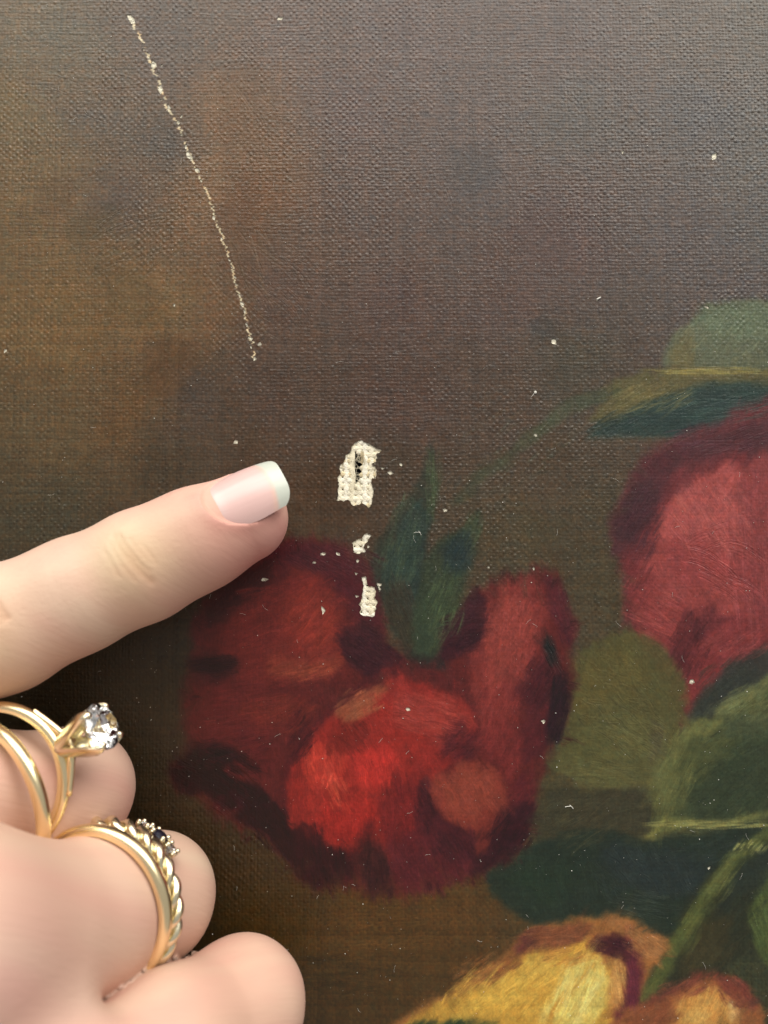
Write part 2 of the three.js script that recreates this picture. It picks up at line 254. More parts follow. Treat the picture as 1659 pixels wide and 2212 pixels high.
shape([870, 1400, 900, 1410, 960, 1420, 950, 1440, 890, 1432], [40, 34, 30], 8, 0.7, 20, 1);
line([925, 1425, 950, 1438, 970, 1436], 10, 6, [42, 52, 50], 5, 0.8);
// --- leaves, stem and yellow flowers at the lower right (coordinates of another detail)
tone = 0.93;
const LL = (a) => a.map((x, i) => x * 0.8643 + (i % 2 ? 1371.4 : 836));
const ls = (pts, ...r) => shape(LL(pts), ...r), lln = (pts, ...r) => line(LL(pts), ...r);
ls([390, 400, 520, 380, 680, 390, 660, 500, 480, 500, 380, 540], [64, 61, 43], 40, 0.8, -10, 0.6);
ls([430, 330, 480, 300, 580, 310, 670, 345, 640, 378, 540, 376, 470, 356], [96, 93, 52], 26, 0.8, 12, 0.7);
lln([440, 338, 520, 372, 600, 383, 670, 370], 5, 7, [112, 109, 62], 5, 0.7);
ls([760, 195, 800, 130, 860, 70, 960, 20, 990, 140, 840, 190, 780, 225], [52, 57, 51], 22, 0.9, -40, 0.6);
ls([652, 496, 680, 400, 702, 300, 742, 238, 830, 188, 882, 148, 960, 104, 1000, 90, 1000, 450, 860, 460, 780, 465, 700, 488], [82, 88, 50], 12, 0.96, -58, 0.7);
ls([752, 420, 796, 330, 870, 270, 1000, 205, 1000, 448, 850, 456, 756, 462], [54, 66, 45], 34, 0.88, -40, 0.6);
ls([830, 214, 900, 196, 1000, 180, 1000, 232, 872, 262], [76, 86, 58], 26, 0.7, -20, 0.6);
lln([684, 420, 700, 310, 752, 240, 826, 212], 44, 26, [116, 118, 64], 20, 0.7);
lln([828, 192, 892, 152, 960, 116, 1000, 100], 26, 34, [124, 128, 76], 16, 0.75);
lln([745, 250, 790, 226, 835, 212], 6, 4, [146, 146, 78], 5, 0.7);
lln([830, 200, 870, 218, 900, 250], 5, 3, [62, 70, 48], 6, 0.6);
lln([668, 470, 690, 400, 704, 330], 8, 14, [104, 106, 60], 10, 0.6);
ls([246, 604, 290, 570, 380, 520, 470, 490, 560, 484, 650, 506, 760, 490, 860, 488, 940, 496, 850, 560, 800, 620, 750, 690, 720, 752, 640, 722, 560, 690, 450, 712, 380, 722, 310, 682, 262, 642], [39, 52, 41], 16, 0.95, -8, 0.5);
ls([540, 540, 700, 530, 820, 552, 740, 650, 600, 640], [43, 54, 54], 60, 0.75, -15, 0.5);
ls([290, 600, 400, 560, 480, 580, 440, 670, 340, 670], [40, 58, 40], 50, 0.7, 0, 0.5);
ls([760, 640, 850, 560, 1000, 500, 1000, 780, 900, 800, 800, 860, 700, 905, 720, 760], [47, 50, 34], 26, 0.9, -50, 0.5);
ls([756, 730, 850, 700, 830, 800, 740, 850], [72, 64, 36], 44, 0.75, -55, 0.6);
ls([870, 560, 960, 520, 960, 600, 880, 650, 820, 690], [44, 56, 48], 34, 0.7, -50, 0.5);
lln([650, 499, 700, 476, 780, 463, 850, 472, 952, 449, 1000, 440], 9, 11, [146, 142, 72], 5, 0.9);
lln([654, 503, 720, 491, 800, 480, 880, 462], 5, 4, [124, 124, 62], 5, 0.7);
lln([656, 494, 680, 474, 702, 460], 7, 11, [182, 172, 76], 4, 0.9);
lln([1000, 470, 952, 496, 890, 538, 830, 610, 780, 682, 730, 762, 690, 832, 636, 912], 26, 34, [86, 94, 46], 8, 0.96);
lln([960, 512, 900, 556, 850, 620, 800, 700, 750, 790], 10, 12, [58, 66, 36], 10, 0.6);
lln([930, 500, 884, 534, 842, 584, 806, 640], 5, 6, [142, 144, 76], 4, 0.8);
lln([760, 702, 720, 770, 680, 840, 650, 892], 6, 9, [108, 112, 52], 6, 0.6);
ls([902, 700, 928, 640, 1000, 590, 1000, 850, 926, 790], [80, 94, 46], 10, 0.92, 72, 0.6);
// yellow flower
tone = 1.08;
ls([36, 990, 70, 930, 150, 888, 262, 826, 336, 748, 440, 716, 560, 696, 622, 718, 702, 760, 684, 802, 652, 862, 620, 922, 566, 990], [152, 96, 46], 16, 0.97, -35, 0.8);
ls([56, 990, 160, 892, 300, 838, 380, 782, 496, 762, 540, 810, 562, 870, 542, 940, 522, 990], [198, 150, 54], 22, 0.94, -42, 0.8);
ls([390, 990, 410, 900, 462, 830, 528, 800, 556, 850, 532, 930, 480, 990], [214, 188, 90], 26, 0.88, -62, 0.8);
ls([190, 920, 310, 846, 346, 886, 284, 940, 180, 968], [208, 164, 62], 34, 0.75, -38, 0.8);
ls([330, 830, 400, 800, 440, 830, 380, 870], [212, 172, 72], 30, 0.6, -40, 0.8);
lln([512, 826, 462, 880, 422, 932, 398, 990], 10, 14, [184, 122, 40], 7, 0.85);
lln([470, 850, 420, 900, 380, 960], 4, 6, [226, 204, 116], 5, 0.6);
lln([540, 850, 500, 920, 470, 985], 8, 10, [230, 214, 130], 8, 0.6);
ls([318, 786, 346, 742, 440, 722, 520, 722, 500, 748, 440, 776, 380, 796], [118, 66, 42], 14, 0.88, -15, 0.9);
ls([250, 836, 300, 800, 330, 790, 318, 830, 260, 862, 180, 896, 190, 876], [128, 76, 40], 14, 0.75, -30, 0.9);
ls([318, 786, 344, 744, 384, 738, 362, 792], [86, 40, 42], 12, 0.75, -45, 0.9);
ls([538, 704, 622, 722, 702, 764, 672, 812, 640, 804, 622, 762, 580, 740], [152, 98, 54], 12, 0.88, 35, 0.9);
ls([560, 822, 590, 806, 602, 880, 572, 934, 556, 900], [190, 132, 66], 16, 0.8, 80, 0.9);
lln([586, 766, 618, 816, 622, 870, 602, 926, 578, 956], 34, 22, [84, 30, 43], 6, 0.96);
ls([496, 768, 540, 746, 592, 752, 614, 800, 572, 806, 518, 792], [66, 27, 33], 8, 0.93, 12, 1);
lln([604, 798, 616, 850, 606, 908], 4, 5, [118, 48, 60], 4, 0.75);
ls([504, 770, 530, 762, 540, 778, 514, 784], [44, 20, 22], 5, 0.8, 0, 1);
ls([570, 990, 622, 928, 702, 888, 782, 843, 842, 848, 902, 888, 926, 990], [150, 86, 46], 12, 0.96, -32, 0.9);
ls([716, 990, 700, 932, 780, 880, 832, 888, 872, 930, 862, 990], [194, 134, 60], 22, 0.88, -60, 0.9);
ls([730, 960, 760, 920, 800, 930, 780, 985], [212, 164, 80], 20, 0.7, -65, 0.9);
ls([852, 908, 880, 936, 872, 966, 854, 950], [216, 176, 110], 8, 0.75, 70, 0.9);
lln([636, 928, 720, 880, 802, 843, 870, 868, 918, 922], 12, 18, [106, 48, 40], 8, 0.88);
ls([598, 962, 700, 908, 726, 950, 640, 990], [124, 66, 40], 20, 0.75, -30, 0.9);
ls([820, 850, 880, 880, 900, 930, 860, 900], [118, 52, 42], 12, 0.75, 50, 0.9);
ls([40, 985, 70, 966, 130, 958, 220, 961, 290, 978, 280, 1000, 60, 1000], [36, 56, 36], 8, 0.95, 4, 0.6);

// brush marks over it at full size; every mark also leaves bristle furrows in the relief
const tex = new Float32Array(TW * TH * 3), rel = new Float32Array(TW * TH);
for (let y = 0; y < TH; y++) for (let x = 0; x < TW; x++) {
  const fx = clamp(x / 2 - 0.25, 0, BW - 1.01), fy = clamp(y / 2 - 0.25, 0, BH - 1.01), ix = fx | 0, iy = fy | 0, tx = fx - ix, ty = fy - iy, i = (iy * BW + ix) * 3, o = (y * TW + x) * 3;
  for (let c = 0; c < 3; c++) tex[o + c] = mix(mix(base[i + c], base[i + 3 + c], tx), mix(base[i + BW * 3 + c], base[i + BW * 3 + 3 + c], tx), ty);
}
function brush(x, y, ang, len, wid, alpha, dv, depth, curve, own = null) {
  const bx = clamp(x >> 1, 0, BW - 1), by = clamp(y >> 1, 0, BH - 1), bi = (by * BW + bx) * 3;
  const col = [0, 1, 2].map((c) => clamp((own ? own[c] / 255 * tone : base[bi + c]) * (1 + dv) + rr(-0.008, 0.008), 0, 1)), W = Math.max(1, Math.round(wid)), br = [];
  for (let k = -W; k <= W; k++) br.push([own ? Math.max(0, rr(-0.2, 1.2)) : 0.35 + 0.65 * rnd(), rr(-1, 1), 1 + rr(-0.16, 0.16)]);
  const dx0 = Math.cos(ang), dy0 = Math.sin(ang); let px = x, py = y, a = ang;
  for (let s = 0; s < len; s += 0.8) {
    const t = s / len, end = sstep(0, 0.18, t) * (1 - sstep(0.6, 1, t)); a = ang + curve * (t - 0.5); const dx = Math.cos(a), dy = Math.sin(a);
    px += dx * 0.8; py += dy * 0.8;
    for (let k = -W; k <= W; k++) {
      const X = Math.round(px - dy * k), Y = Math.round(py + dx * k); if (X < 0 || Y < 0 || X >= TW || Y >= TH) continue;
      const b = br[k + W], m = alpha * end * b[0] * (1 - Math.pow(Math.abs(k) / (W + 0.5), 4)) * 0.5, i = Y * TW + X;
      for (let c = 0; c < 3; c++) tex[i * 3 + c] += (col[c] * b[2] - tex[i * 3 + c]) * m;
      rel[i] += (b[1] * depth - rel[i]) * 0.5 * end * (alpha > 0.2 ? 1 : 0.6);
    }
  }
}
for (let n = 0; n < 90000; n++) {
  const x = rnd() * TW, y = rnd() * TH, i = clamp(y >> 1, 0, BH - 1) * BW + clamp(x >> 1, 0, BW - 1), k = strk[i], inside = smooth[i] > 0.35;
  if (!inside && rnd() < 0.62) continue;
  const flow = (fbm(x * 0.0035 + 3, y * 0.0035) - 0.5) * 9 + 0.8;
  let ang = oriW[i] > 0.4 ? ori[i] + rr(-0.35, 0.35) : flow + rr(-0.3, 0.3); if (rnd() < 0.5) ang += Math.PI;
  if (inside) { const wide = n % 5 === 0; brush(x, y, ang, wide ? rr(12, 30) : rr(8, 24), wide ? rr(4, 9) : rr(1, 4.5), wide ? rr(0.3, 0.7) : rr(0.3, 0.8) * (0.5 + 0.5 * k), rr(-0.22, 0.22) * k, 0.014 * k, rr(-0.7, 0.7)); }
  else brush(x, y, ang, rr(20, 80), rr(2, 8), rr(0.12, 0.4), rr(-0.07, 0.08), 0.010 * (x < TW * 0.45 ? 1.3 : 0.6), rr(-0.9, 0.9));
}
for (let n = 0; n < 12000; n++) {
  const x = rnd() * TW, y = rnd() * TH, i = clamp(y >> 1, 0, BH - 1) * BW + clamp(x >> 1, 0, BW - 1), k = strk[i]; if (smooth[i] < 0.35 || rnd() > k) continue;
  brush(x, y, ori[i] + rr(-0.3, 0.3) + (rnd() < 0.5 ? Math.PI : 0) + (fbm(x * 0.01, y * 0.01) - 0.5) * 1.6, rr(9, 26), rr(0.6, 1.6), rr(0.5, 1), (rnd() < 0.5 ? -1 : 1) * rr(0.08, 0.26), 0.02, rr(-0.5, 0.5));
}
// passages of brushwork laid by hand: centre, half size, direction (degrees), number, length, width, colour, strength
function hatch(u, v, ru, rv, deg, n, len, wid, col, alpha, curve = 0.5, spread = 0.22, depth = 0.02) {
  for (let i = 0; i < n * 1.5; i++) { const a = rr(0, 6.283), r = Math.sqrt(rnd()), [bx, by] = toB(u + Math.cos(a) * r * ru, v + Math.sin(a) * r * rv), L = len * rr(0.5, 1.2) * 0.69, an = (deg * Math.PI / 180) + rr(-spread, spread) + (rnd() < 0.5 ? Math.PI : 0); brush(bx * 2 - Math.cos(an) * L / 2, by * 2 - Math.sin(an) * L / 2, an, L, wid * rr(0.4, 1.2), Math.min(1, alpha * rr(0.8, 2)), rr(-0.2, 0.24), depth * 1.5, curve * rr(0.3, 1.3), col); }
}
tone = 0.8; hatch(530, 610, 60, 130, 65, 26, 150, 3, [124, 98, 66], 0.25, 1.0, 0.3, 0.03); hatch(300, 520, 110, 60, -25, 26, 130, 3, [118, 96, 60], 0.22, 0.6, 0.3, 0.03); hatch(90, 460, 70, 60, 85, 20, 90, 3, [124, 90, 60], 0.3, 0.2); hatch(540, 240, 80, 150, 70, 40, 110, 4, [136, 98, 62], 0.25, 0.8, 0.5); hatch(170, 190, 120, 60, 5, 20, 120, 3, [110, 88, 74], 0.25, 0.5, 0.4); hatch(330, 780, 80, 50, 110, 24, 80, 3, [122, 86, 46], 0.25, 0.5, 0.4);
hatch(1000, 380, 250, 250, 90, 90, 110, 4, [104, 84, 76], 0.2, 0.3, 0.4); hatch(1300, 300, 250, 250, 80, 80, 110, 4, [112, 96, 88], 0.2, 0.3, 0.5); hatch(1150, 560, 150, 150, 88, 50, 110, 3, [112, 80, 70], 0.22, 0.2, 0.3);
tone = 0.98; const fh = (x, y, rx, ry, ...r) => hatch(329 + 1.0083 * x, 1097 + 1.0083 * y, rx, ry, ...r);
fh(260, 240, 100, 90, -18, 110, 50, 3, [136, 46, 40], 0.35, 0.8); fh(340, 240, 50, 60, -50, 60, 46, 3, [158, 54, 40], 0.35); fh(200, 430, 90, 60, -8, 100, 60, 2, [112, 36, 34], 0.4, 0.3, 0.15); fh(180, 520, 80, 50, -12, 70, 50, 3, [84, 27, 30], 0.45); fh(390, 110, 100, 30, 30, 60, 46, 3, [70, 25, 31], 0.45); fh(460, 305, 50, 46, 35, 50, 36, 3, [54, 20, 29], 0.45); fh(125, 334, 46, 16, -2, 46, 44, 2, [40, 18, 20], 0.55, 0.05, 0.05, 0.06); fh(330, 345, 70, 20, -15, 36, 40, 3, [160, 70, 46], 0.35); fh(300, 440, 50, 40, -30, 40, 50, 3, [120, 42, 33], 0.35); fh(320, 480, 24, 60, -55, 36, 46, 3, [68, 23, 28], 0.45); fh(140, 560, 90, 46, 30, 90, 40, 3, [33, 14, 18], 0.5); fh(255, 680, 40, 50, 55, 60, 40, 3, [42, 16, 20], 0.5);
tone = 1.05; fh(365, 550, 40, 44, 76, 46, 34, 2, [196, 62, 46], 0.45); fh(475, 552, 44, 40, 82, 50, 34, 2, [192, 46, 37], 0.45); fh(398, 612, 24, 36, 62, 26, 40, 2, [194, 74, 50], 0.5, 0.2, 0.12); fh(372, 570, 14, 26, 105, 14, 26, 1.5, [214, 74, 56], 0.6, 0.1, 0.2); fh(590, 440, 80, 46, 20, 90, 50, 2, [158, 58, 48], 0.35, 0.8); fh(430, 490, 40, 30, 55, 36, 36, 3, [106, 30, 25], 0.4); fh(440, 415, 50, 30, -35, 40, 34, 2, [156, 86, 56], 0.4); fh(400, 670, 60, 36, 82, 60, 40, 3, [152, 34, 28], 0.4); fh(530, 640, 46, 70, 86, 70, 44, 3, [108, 29, 29], 0.4); fh(310, 610, 22, 60, 85, 36, 40, 3, [128, 34, 30], 0.35);
tone = 0.95; fh(765, 260, 60, 80, -72, 100, 46, 3, [150, 60, 52], 0.35); fh(740, 430, 50, 60, -72, 60, 46, 3, [126, 42, 39], 0.35); fh(660, 262, 46, 46, -22, 70, 30, 2.5, [52, 21, 30], 0.55); fh(825, 372, 32, 50, -60, 50, 36, 2.5, [66, 24, 30], 0.5); fh(868, 430, 18, 70, -74, 60, 36, 3, [36, 19, 26], 0.5); fh(853, 310, 10, 24, 62, 16, 28, 2, [26, 30, 30], 0.7, 0.05, 0.08, 0.08); fh(880, 230, 16, 60, 75, 40, 36, 3, [84, 31, 39], 0.4); fh(680, 610, 60, 50, 60, 60, 34, 3, [150, 64, 47], 0.3); fh(586, 640, 16, 50, 75, 40, 34, 2, [62, 21, 28], 0.5); fh(655, 510, 40, 28, -35, 36, 30, 3, [78, 26, 31], 0.45);
fh(360, 760, 60, 36, 78, 70, 36, 3, [46, 17, 20], 0.5); fh(475, 775, 30, 40, 86, 50, 36, 3, [56, 25, 25], 0.5); fh(600, 755, 90, 40, 72, 90, 36, 3, [94, 31, 36], 0.4); fh(760, 705, 46, 50, -56, 60, 36, 3, [48, 18, 25], 0.5); fh(640, 725, 50, 26, 60, 40, 34, 3, [64, 23, 29], 0.45);
tone = 0.95; hatch(870, 1180, 44, 100, -70, 90, 60, 2, [70, 86, 62], 0.38); hatch(930, 1040, 12, 70, 88, 40, 60, 2, [74, 88, 56], 0.4); hatch(960, 1310, 42, 80, -68, 80, 60, 2, [78, 94, 58], 0.4); hatch(860, 1310, 34, 70, 75, 50, 60, 2, [58, 48, 36], 0.4); hatch(995, 1190, 26, 44, -60, 40, 30, 2, [30, 48, 50], 0.5); hatch(1020, 1140, 16, 40, -65, 30, 44, 2, [72, 84, 56], 0.4); hatch(1120, 970, 140, 100, -38, 40, 60, 2, [84, 90, 62], 0.25);
tone = 1; hatch(1540, 1120, 85, 85, 60, 110, 60, 3, [178, 86, 80], 0.38); hatch(1390, 1130, 36, 80, -58, 80, 50, 3, [74, 36, 44], 0.45); hatch(1560, 945, 110, 30, -15, 60, 70, 3, [80, 40, 48], 0.45); hatch(1420, 1320, 60, 60, 30, 80, 50, 3, [154, 68, 64], 0.38); hatch(1380, 1250, 30, 70, -60, 50, 44, 3, [110, 44, 46], 0.45); hatch(1620, 1200, 50, 160, 88, 60, 120, 3, [146, 66, 66], 0.35, 0.1, 0.08); hatch(1490, 1390, 40, 70, -62, 60, 50, 3, [84, 34, 38], 0.45); hatch(1590, 1390, 80, 30, -35, 50, 60, 3, [142, 62, 60], 0.35);
tone = 0.95; hatch(1560, 880, 120, 30, -8, 60, 80, 2, [58, 82, 74], 0.4); hatch(1340, 915, 60, 24, -25, 40, 70, 2, [40, 58, 54], 0.45); hatch(1400, 855, 90, 34, -28, 70, 70, 2, [118, 108, 64], 0.35); hatch(1560, 720, 100, 46, -50, 70, 60, 2, [120, 130, 100], 0.3); hatch(1530, 800, 110, 8, 2, 40, 90, 1.5, [150, 136, 70], 0.5, 0.1, 0.06);
tone = 0.93; const lh = (x, y, rx, ry, ...r) => hatch(836 + 0.8643 * x, 1371.4 + 0.8643 * y, rx, ry, ...r);
lh(580, 180, 90, 110, 40, 90, 60, 2, [98, 91, 52], 0.3, 0.9, 0.6, 0.035); lh(640, 260, 60, 50, 35, 70, 50, 1.5, [110, 106, 62], 0.3, 0.6, 0.3, 0.035); lh(560, 340, 90, 26, 10, 50, 60, 2, [106, 102, 58], 0.35); lh(520, 450, 110, 50, -20, 60, 50, 3, [72, 68, 47], 0.3); lh(850, 110, 60, 40, -40, 50, 50, 3, [58, 62, 54], 0.35);
lh(720, 330, 36, 90, -64, 80, 60, 2, [112, 114, 62], 0.35); lh(860, 380, 80, 60, -35, 80, 60, 2, [50, 62, 42], 0.35); lh(910, 170, 60, 36, -32, 60, 60, 2, [122, 126, 78], 0.35); lh(860, 270, 60, 30, -30, 40, 50, 2, [70, 80, 52], 0.35); lh(680, 450, 20, 50, -70, 40, 50, 2, [98, 98, 54], 0.4);
lh(400, 620, 120, 60, 80, 110, 44, 3, [46, 60, 47], 0.28); lh(640, 600, 110, 60, 60, 100, 46, 2, [54, 64, 60], 0.28, 0.9, 0.5, 0.035); lh(640, 670, 70, 26, 12, 60, 60, 1.5, [64, 74, 62], 0.3, 0.7, 0.15, 0.04); lh(820, 540, 90, 26, -20, 40, 50, 2, [52, 62, 56], 0.3); lh(800, 800, 60, 50, -52, 50, 50, 3, [66, 60, 36], 0.35); lh(900, 680, 40, 60, -50, 40, 50, 3, [44, 52, 38], 0.35);
lh(800, 470, 130, 8, -3, 46, 70, 1.5, [152, 147, 80], 0.45, 0.2, 0.08); lh(905, 526, 40, 14, -45, 20, 30, 1.5, [166, 164, 92], 0.5, 0.1, 0.15); lh(760, 730, 20, 50, -55, 40, 60, 2, [96, 102, 50], 0.4, 0.2, 0.1); lh(850, 600, 24, 44, -52, 36, 60, 2, [104, 108, 56], 0.35, 0.2, 0.12); lh(940, 720, 26, 60, 75, 40, 60, 2, [92, 106, 54], 0.35);
tone = 1.08; lh(300, 880, 120, 46, -38, 100, 60, 3, [206, 160, 62], 0.35); lh(470, 880, 46, 60, -62, 80, 60, 2, [228, 204, 112], 0.35); lh(250, 830, 70, 26, -33, 50, 46, 3, [132, 82, 42], 0.38); lh(420, 750, 70, 20, -12, 60, 44, 3, [126, 72, 44], 0.4); lh(450, 800, 50, 20, -20, 40, 44, 3, [178, 122, 52], 0.35); lh(640, 770, 40, 26, 40, 40, 36, 3, [160, 108, 60], 0.38); lh(555, 776, 44, 20, 15, 40, 34, 2.5, [60, 25, 31], 0.45); lh(612, 870, 12, 50, 82, 36, 44, 2, [98, 38, 50], 0.4); lh(580, 870, 16, 40, 80, 30, 40, 2, [204, 150, 80], 0.35); lh(790, 930, 60, 36, -60, 60, 40, 3, [204, 150, 72], 0.35); lh(660, 945, 46, 24, -30, 40, 40, 3, [130, 72, 44], 0.4); lh(870, 890, 30, 30, 48, 40, 36, 3, [116, 56, 44], 0.42); lh(740, 880, 50, 16, -28, 30, 44, 2.5, [128, 66, 46], 0.4);
tone = 0.9; hatch(840, 2020, 150, 60, -5, 60, 110, 4, [96, 66, 30], 0.25); hatch(700, 2110, 150, 50, 0, 50, 110, 4, [58, 42, 20], 0.25); hatch(1250, 1770, 70, 60, -30, 40, 60, 3, [80, 74, 48], 0.28); hatch(1150, 1180, 130, 110, 80, 50, 70, 3, [82, 72, 50], 0.22);
for (const [u, v, a, n, w] of [[620, 1880, 100, 5, 26], [700, 1916, 85, 6, 24], [780, 1925, 92, 5, 22], [840, 1935, 80, 6, 22], [940, 1912, 88, 7, 24], [1030, 1896, 70, 6, 24], [1110, 1850, 50, 6, 24], [1155, 1790, 20, 6, 22], [1235, 1600, 20, 5, 22], [1244, 1480, 5, 5, 20], [1240, 1350, -20, 5, 20], [400, 1700, 120, 6, 22], [380, 1650, 200, 5, 24], [470, 1740, 120, 6, 24], [545, 1805, 115, 6, 26], [410, 1500, 185, 5, 22], [430, 1350, 210, 5, 24], [480, 1235, 230, 5, 24], [640, 1172, 275, 6, 22], [1090, 1246, 270, 5, 20], [1190, 1256, 300, 5, 20]]) hatch(u, v, w, w * 0.6, a, n * 1.3, 26, 3, [66, 24, 26], 0.4, 0.4, 0.35, 0.02);
// the old scratch: a hairline rubbed down to the tan ground
{
  const L = [278, 35, 292, 60, 305, 90, 322, 125, 332, 152, 345, 190, 362, 236, 385, 266, 398, 305, 407, 332, 425, 368, 440, 402, 455, 440, 465, 470, 482, 520, 497, 562, 510, 620, 523, 656, 533, 700, 541, 735, 549, 776];
  for (let i = 0; i + 3 < L.length; i += 2) for (let t = 0; t < 1; t += 0.012) { const u = mix(L[i], L[i + 2], t), v = mix(L[i + 1], L[i + 3], t), [bx, by] = toB(u + (vnoise(v * 0.16, 3) - 0.5) * 7 + (vnoise(v * 0.6, 8) - 0.5) * 5, v), X = Math.round(bx * 2), Y = Math.round(by * 2), a = 0.95 * sstep(0.3, 0.5, fbm(v * 0.16, 7, 2)) * (0.6 + 0.4 * vnoise(v * 0.5, 1)); for (const [dx, f] of v < 280 ? [[0, 1], [1, 0.9], [-1, 0.7], [2, 0.5 * vnoise(v * 0.3, 4)], [-2, 0.5 * vnoise(v * 0.3, 14)]] : [[0, 1], [1, 0.8], [-1, 0.35]]) for (let c = 0; c < 3; c++) { const k = (Y * TW + X + dx) * 3 + c; tex[k] = mix(tex[k], [0.93, 0.85, 0.68][c], a * f); } }
}
// thick combed paint on the right rose, on the red petals, in the warm ground at left
for (const [u, v, n, sp, ang, len, dep, cv] of [[1520, 1205, 14, 60, 0.55, 95, 0.09, 1.0], [1500, 1160, 8, 40, -0.4, 60, 0.06, 0.6], [1190, 1410, 5, 16, 1.1, 36, 0.1, 0.1], [455, 1440, 6, 24, -0.05, 60, 0.06, 0.1], [480, 1690, 8, 40, 0.7, 60, 0.06, 0.5], [700, 1650, 12, 60, 1.45, 70, 0.05, 0.2], [880, 1180, 8, 50, -1.2, 80, 0.05, 0.3], [940, 1330, 8, 40, -1.2, 80, 0.05, 0.3], [560, 560, 10, 70, 0.8, 150, 0.035, 0.8], [540, 590, 10, 60, 0.9, 150, 0.035, 0.8], [330, 500, 10, 60, -0.4, 120, 0.03, 0.5], [1050, 1520, 8, 60, -1.1, 70, 0.04, 0.3], [1280, 2060, 10, 60, -1.0, 70, 0.035, 0.3]]) {
  for (let i = 0; i < n; i++) { const [bx, by] = toB(u + rr(-sp, sp), v + rr(-sp, sp)); brush(bx * 2, by * 2, ang + rr(-0.12, 0.12), len * 0.69, rr(3, 7), 0.3, rr(-0.1, 0.12), dep, cv); }
}
// weave of the canvas under the paint, drawn in relief; light rubs on the thread tops and in the hollows
const colData = new Uint8Array(TW * TH * 4), bump = new Float32Array(TW * TH), rough = new Uint8Array(TW * TH * 4);
const GAIN = 0.78, VEIL = 0.006;
for (let y = 0; y < TH; y++) for (let x = 0; x < TW; x++) {
  const i = y * TW + x, X = x / S, Z = y / S;
  const wx = X + (fbm(X * 0.35, Z * 0.12) - 0.5) * 0.7 + (vnoise(X * 1.3, Z * 1.3) - 0.5) * 0.14, wz = Z + (fbm(X * 0.12 + 50, Z * 0.35) - 0.5) * 0.7 + (vnoise(X * 1.3 + 9, Z * 1.3) - 0.5) * 0.14;
  const p = 0.54, a = wx / p, b = wz / p, ia = Math.floor(a), ib = Math.floor(b), fa = a - ia - 0.5, fb = b - ib - 0.5, par = ((ia + ib) & 1) ? 1 : -1;
  const thickA = 0.55 + 0.5 * hash(ia, 7) + 0.6 * vnoise(ia * 7.3, Z * 0.45), thickB = 0.55 + 0.5 * hash(ib, 13) + 0.6 * vnoise(X * 0.45, ib * 7.3), cell = 0.55 + 0.8 * hash(ia * 3 + 1, ib * 5 + 2);
  const warp = Math.cos(fa * Math.PI) * (0.5 + 0.5 * par * Math.cos(fb * Math.PI)) * thickA, weft = Math.cos(fb * Math.PI) * (0.5 - 0.5 * par * Math.cos(fa * Math.PI)) * thickB;
  const tooth = fbm(X * 2.6 + Z * 0.5 + 5, Z * 2.1 - X * 0.4, 2), nub = fbm(X * 1.6 + 70, Z * 1.1 - X * 0.5, 2), fine = vnoise(X * 5.2, Z * 4.1);
  const j = clamp(y >> 1, 0, BH - 1) * BW + clamp(x >> 1, 0, BW - 1), covered = smooth[j] * (0.35 + 0.3 * strk[j]);
  const strong = (0.3 + 1.25 * fbm(X * 0.05 + 8, Z * 0.05, 3)) * (1 - 0.35 * sstep(95, 150, Z)) * (1 - covered * 0.8);
  const w = Math.max(warp * 1.25 * (0.55 + 0.9 * fbm(X * 0.06 + 3, Z * 0.06, 2)), weft * 0.75 * (0.55 + 0.9 * fbm(X * 0.06 + 33, Z * 0.06 + 9, 2))) * cell;
  bump[i] = (w * 0.07 + tooth * 0.055 + nub * 0.015 + fine * 0.014) * strong + rel[i] * 1.0;
  const top = warp > weft ? hash(ia, 91) : hash(ib, 57), k = 1 + (top - 0.5) * 0.16 * (1 - 0.6 * smooth[j]) + (fine - 0.5) * 0.10 + (fbm(X * 0.9, Z * 0.9 + 77, 3) - 0.5) * 0.16;
  const warm = ((fbm(X * 1.1 + 30, Z * 1.6, 2) - 0.5) * 0.12 + (vnoise(X * 2.7 + 9, Z * 2.2) - 0.5) * 0.09) * (1 - smooth[j] * 0.5);
  const lum = tex[i * 3] * 0.3 + tex[i * 3 + 1] * 0.59 + tex[i * 3 + 2] * 0.11;
  for (let c = 0; c < 3; c++) { const lin = Math.max(0.0015, (s2l(clamp(mix(tex[i * 3 + c], lum, 0.1) * k * (1 + warm * (1 - c)), 0, 1)) - VEIL)) * GAIN; colData[i * 4 + c] = Math.round(255 * clamp(l2s(lin), 0, 1)); }
  colData[i * 4 + 3] = 255;
  const q = 0.42 + 0.16 * (fbm(X * 0.3, Z * 0.3 + 20, 3) - 0.5) + 0.08 * (fine - 0.5);
  rough[i * 4] = rough[i * 4 + 1] = rough[i * 4 + 2] = Math.round(255 * q); rough[i * 4 + 3] = 255;
}
const dataTex = (d, w, h, f, srgb) => { const t = new THREE.DataTexture(d, w, h, f, d instanceof Float32Array ? THREE.FloatType : THREE.UnsignedByteType); t.magFilter = t.minFilter = THREE.LinearFilter; t.wrapS = t.wrapT = THREE.MirroredRepeatWrapping; if (srgb) t.colorSpace = THREE.SRGBColorSpace; t.needsUpdate = true; return t; };
const paintMat = new THREE.MeshPhysicalMaterial({ name: 'oil_paint', map: dataTex(colData, TW, TH, THREE.RGBAFormat, true), roughnessMap: dataTex(rough, TW, TH, THREE.RGBAFormat), roughness: 1, bumpMap: dataTex(bump, TW, TH, THREE.RedFormat), bumpScale: 0.0007, specularIntensity: 0.8 });

